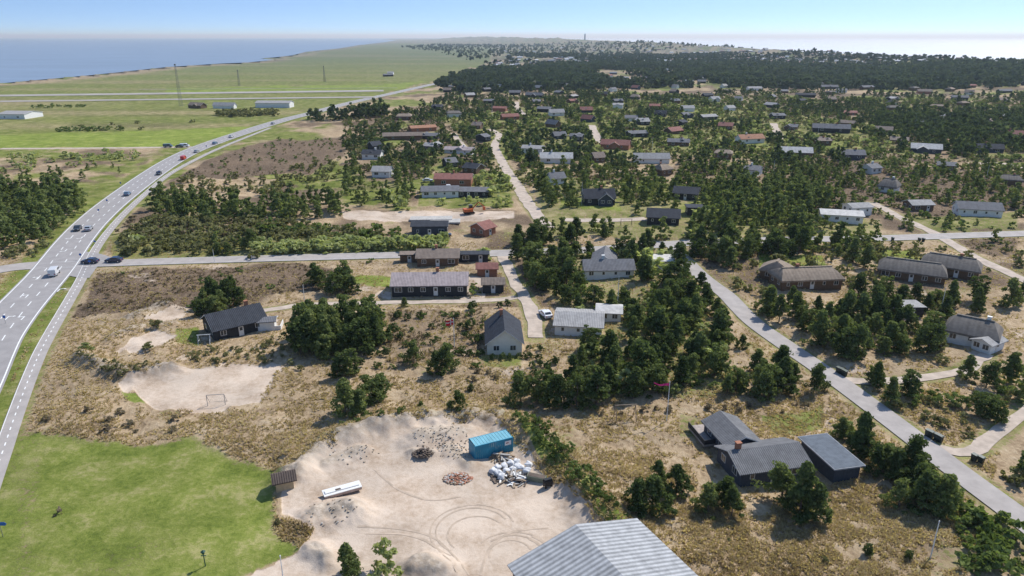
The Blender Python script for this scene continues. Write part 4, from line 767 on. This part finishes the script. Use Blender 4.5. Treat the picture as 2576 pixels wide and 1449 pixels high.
def swing(u,v,w,h,rz,goal=False,mt=None):
    x,y=W(u,v);b=B();m=mt or W1
    if goal:
        b.tube((-w/2,0,0),(-w/2,0,h),.06,.06).tube((w/2,0,0),(w/2,0,h),.06,.06).tube((-w/2,0,h),(w/2,0,h),.06,.06)
        for s in (-1,1): b.tube((s*w/2,0,h),(s*w/2,1.3,0),.04,.04)
        b.tube((-w/2,1.3,0),(w/2,1.3,0),.04,.04)
        for k in range(1,10): q=-w/2+k*w/10;b.tube((q,0,h),(q,1.3,0),.012,.012,3)
        for k in range(1,5): t=k/5;b.tube((-w/2,1.3*t,h*(1-t)),(w/2,1.3*t,h*(1-t)),.012,.012,3)
        ob('football_goal',b.mesh('football_goal',mat('goal_frame',(.35,.33,.31))),loc=(x,y,Z(x,y)),rz=rz,label='metal football goal frame on sand pitch',cat='goal');return
    e=ob('swing_set',None,loc=(x,y,Z(x,y)),rz=rz,label='wooden garden swing frame in dune grass',cat='swing')
    for s in (-1,1):
        for q in (-1,1): b.tube((s*w/2,q*1.0,-.1),(s*w/2,0,h),.07,.06)
        b.tube((s*w/2,-.6,h*.4),(s*w/2,.6,h*.4),.04,.04)
    b.tube((-w/2-.2,0,h),(w/2+.2,0,h),.08,.08);ob('frame',b.mesh('frame',m),e)
    for s in (-.22,.22):
        c=B().box(s*w-.22,s*w+.22,-.1,.1,.5,.54,0).tube((s*w-.2,0,.5),(s*w-.2,0,h),.012,.012,4,1).tube((s*w+.2,0,.5),(s*w+.2,0,h),.012,.012,4,1);ob('seat',c.mesh('seat',[W2,W2]),e)
swing(545,1020,2.8,2.0,.15,True);swing(1572,1056,3.2,2.5,.1);swing(1075,905,3,2.4,-.2);swing(2062,672,3,2.6,.3);swing(2243,675,3.4,2.6,.1,mt=WALL['n']);swing(516,866,2.2,2,.2,mt=POLE);swing(1575,570,3.5,2.5,0)
def bin_(u,v,rz):
    x,y=W(u,v);e=ob('wheelie_bin',None,loc=(x,y,Z(x,y)),rz=rz,label='dark wheeled rubbish bin beside the lane',cat='bin',group='rubbish bins along the lane')
    BP=mat('bin_plastic',(.025,.035,.032),.5);b=B();b.add([(-.25,-.3,.05),(.25,-.3,.05),(.25,.3,.05),(-.25,.3,.05),(-.32,-.38,1.1),(.32,-.38,1.1),(.32,.38,1.1),(-.32,.38,1.1)],[(3,2,1,0),(4,5,6,7),(0,1,5,4),(1,2,6,5),(2,3,7,6),(3,0,4,7)]);ob('body',b.mesh('body',BP),e)
    ob('lid',B().prism([(-.42,1.103),(.42,1.103),(.4,1.2),(-.3,1.16)],-.35,.35).mesh('lid',mat('bin_lid',(.05,.07,.06),.45)),e)
    for s in (-.3,.3): ob('wheel',B().tube((s-.04,.3,.1),(s+.04,.3,.1),.12,.12,10).mesh('wheel',TY),e)
for u,v in ((2108,938),(2117,942),(2124,946),(2333,1098),(2340,1101),(2355,1108),(2363,1112),(2449,1160),(2466,1166),(2245,606),(2312,608),(2322,609)): bin_(u,v,.5)
def sign(u,v,h,w,hh,c,rz=0,lab='blue traffic sign on post beside the road',rnd=False):
    x,y=W(u,v);e=ob('traffic_sign',None,loc=(x,y,Z(x,y)),rz=rz,label=lab,cat='sign');ob('post',B().tube((0,0,-.2),(0,0,h),.05,.05).mesh('post',RIM),e)
    b=B()
    if rnd: b.tube((0,-.07,h-.3),(0,-.055,h-.3),w/2,w/2,16)
    else: b.prism([(-w/2,h-hh),(w/2,h-hh),(w/2+hh*.5,h-hh/2),(w/2,h),(-w/2,h)],-.085,-.06,axis='y')
    ob('sign_panel',b.mesh('sign_panel',c),e)
SB=mat('sign_blue',(.02,.12,.42),.4);SY=mat('sign_yellow',(.7,.45,.03),.4)
sign(8,1350,2.2,1.4,.5,SB,lab='blue direction arrow sign beside the cycle path');
for u,v in ((271,515),(250,540),(205,655),(228,672),(15,815),(305,470),(402,440),(520,375)): sign(u,v,2.0,.7,.7,SB,rnd=True)
sign(560,640,2.0,.6,.5,SY);sign(240,618,1.6,.5,.5,SB)
x,y=W(517,1425);e=ob('park_lamp',None,loc=(x,y,0),label='short dark green garden lamp post on meadow',cat='lamp');GP=mat('lamp_green',(.02,.07,.05),.4)
ob('post',B().tube((0,0,-.2),(0,0,1.8),.07,.05,8).mesh('post',GP),e);ob('lamp_head',B().tube((0,0,1.803),(0,0,2.1),.14,.2,8).tube((0,0,2.103),(0,0,2.3),.28,.05,8).mesh('lamp_head',GP),e);ob('cross_arm',B().box(-.3,.3,-.04,.04,1.5,1.58).mesh('cross_arm',GP),e)
def mast(u,v0,v1,w):
    x,y=W(u,v0);zc=y*CP+H0*SP;h=(v0-v1)*zc/F/CP;b=B();r=.10*y/400
    c=[(-w,-w),(w,-w),(w,w),(-w,w)];n=14
    for i in range(4): b.tube((c[i][0],c[i][1],0),(c[i][0]*.35,c[i][1]*.35,h),r*.6,r*.4,4)
    for k in range(n):
        s0=1-.65*k/n;s1=1-.65*(k+1)/n
        for i in range(4):
            j=(i+1)%4;b.tube((c[i][0]*s0,c[i][1]*s0,h*k/n),(c[j][0]*s1,c[j][1]*s1,h*(k+1)/n),r*.3,r*.3,3)
    b.box(-w*.5,w*.5,-w*.5,w*.5,h+.01,h+1.2)
    ob('lattice_mast',b.mesh('lattice_mast',mat('galvanised_steel',(.14,.145,.15),.6)),loc=(x,y,0),label='tall steel lattice radio mast on farmland',cat='mast')
mast(456,268,175,1.2);mast(602,216,182,1.1);mast(817,206,172,1.1)
x,y=W(1471,106);z=Z(x,y);s=y/4200;e=ob('lighthouse',None,loc=(x,y,z),label='slim grey lighthouse tower on distant dunes',cat='lighthouse')
LG=mat('granite_far',(.10,.12,.15),.8);ob('tower',B().tube((0,0,-3),(0,0,38*s),5*s,3.6*s,12).mesh('tower',LG),e);ob('lantern',B().tube((0,0,38.1*s),(0,0,41*s),2.6*s,2.6*s,10).tube((0,0,41.1*s),(0,0,44*s),3*s,.3*s,10).mesh('lantern',LG),e)
x,y=W(650,835);ob('terrace_wall',B().box(0,4.6,0,.15,-.3,.9).box(4.453,4.6,.153,3.6,-.3,.9).box(.3,1.5,1,1.8,.0,.7).mesh('terrace_wall',WH),loc=(x,y,Z(x,y)),rz=.15,label='low white terrace wall beside black house',cat='wall')
x,y=W(1180,543);e=ob('excavator',None,loc=(x,y,Z(x,y)+.1),rz=.3,label='orange excavator working on cleared sandy plot',cat='excavator');OR=mat('digger_orange',(.5,.12,.03),.5)
ob('track',B().prism([(-1.6,.1),(1.6,.1),(1.9,.45),(1.6,.8),(-1.6,.8),(-1.9,.45)],-1.3,-.8,axis='y').prism([(-1.6,.1),(1.6,.1),(1.9,.45),(1.6,.8),(-1.6,.8),(-1.9,.45)],.8,1.3,axis='y').mesh('track',TY),e)
ob('body',B().box(-1.9,1.2,-1.2,1.2,.85,1.8).mesh('body',OR),e);ob('cab',B().box(.1,1.4,.2,1.15,1.803,2.9).mesh('cab',CG),e)
ob('boom',B().tube((1.1,-.2,1.6),(3.4,-.2,3.9),.22,.18).tube((3.4,-.2,3.9),(5.3,-.2,2.2),.18,.13).box(4.9,5.7,-.6,.2,1.0,2.1).mesh('boom',OR),e)
for u,v,w in ((1085,556,7),(1120,562,5)):
    x,y=W(u,v);ob('foundation_slab',B().box(-w,w,-2.5,2.5,-.1,.4).mesh('foundation_slab',CC),loc=(x,y,Z(x,y)+.1),rz=.05,label='pale concrete foundation slab on building plot',cat='foundation')
# ---------- light, sky, air, camera
az,el=math.radians(46),math.radians(48)
d=Vector((math.sin(az)*math.cos(el),math.cos(az)*math.cos(el),math.sin(el)))
s=D.lights.new('Sun','SUN');s.energy=5.0;s.angle=math.radians(.55);s.color=(1,.96,.89);so=D.objects.new('Sun',s);COL.objects.link(so);so.rotation_euler=d.to_track_quat('Z','Y').to_euler();so.location=(0,0,200)
w=D.worlds.new('World');SC.world=w;w.use_nodes=True;nt=w.node_tree;sk=nt.nodes.new('ShaderNodeTexSky');sk.sky_type='NISHITA';sk.sun_disc=False;sk.sun_elevation=el;sk.sun_rotation=az;sk.altitude=50;sk.air_density=1.0;sk.dust_density=.3;sk.ozone_density=1.5
tc=N(nt,'ShaderNodeTexCoord');sx=N(nt,'ShaderNodeSeparateXYZ');cx=N(nt,'ShaderNodeCombineXYZ');nt.links.new(tc.outputs['Generated'],sx.inputs[0]);zz=math_(nt,'POWER',math_(nt,'MAXIMUM',sx.outputs[2],.0008),.42)
nt.links.new(sx.outputs[0],cx.inputs[0]);nt.links.new(sx.outputs[1],cx.inputs[1]);nt.links.new(zz,cx.inputs[2]);nrm=N(nt,'ShaderNodeVectorMath',operation='NORMALIZE');nt.links.new(cx.outputs[0],nrm.inputs[0]);nt.links.new(nrm.outputs[0],sk.inputs[0])
tint=mixc(nt,1.0,sk.outputs[0],(1.04,1.12,1.20),'MULTIPLY')
bg=nt.nodes['Background'];nt.links.new(tint,bg.inputs[0]);bg.inputs[1].default_value=.15
hm=D.materials.new('sea_air_haze');hm.use_nodes=True;hn=hm.node_tree;hn.nodes.remove(hn.nodes['Principled BSDF']);vs=N(hn,'ShaderNodeVolumeScatter');vs.inputs['Color'].default_value=(.74,.88,1,1);vs.inputs['Density'].default_value=6e-5;vs.inputs['Anisotropy'].default_value=.3;hn.links.new(vs.outputs[0],hn.node_tree.nodes['Material Output'].inputs['Volume'] if hasattr(hn,'node_tree') else hn.nodes['Material Output'].inputs['Volume'])
ob('sky_haze',B().box(-60000,60000,-2000,80000,-40,190).mesh('sky_haze',hm),kind='structure')
cd=D.cameras.new('Camera');cd.sensor_width=36;cd.lens=F/2576*36;cd.clip_start=.5;cd.clip_end=200000;co=D.objects.new('Camera',cd);COL.objects.link(co);co.location=(0,0,H0);co.rotation_euler=(math.pi/2-PT,0,0);SC.camera=co
SC.view_settings.view_transform='Standard';SC.view_settings.look='None';SC.view_settings.exposure=0
print('pines',NP,'near',len(near),'shrubs',len(shr),'houses',len(HS))
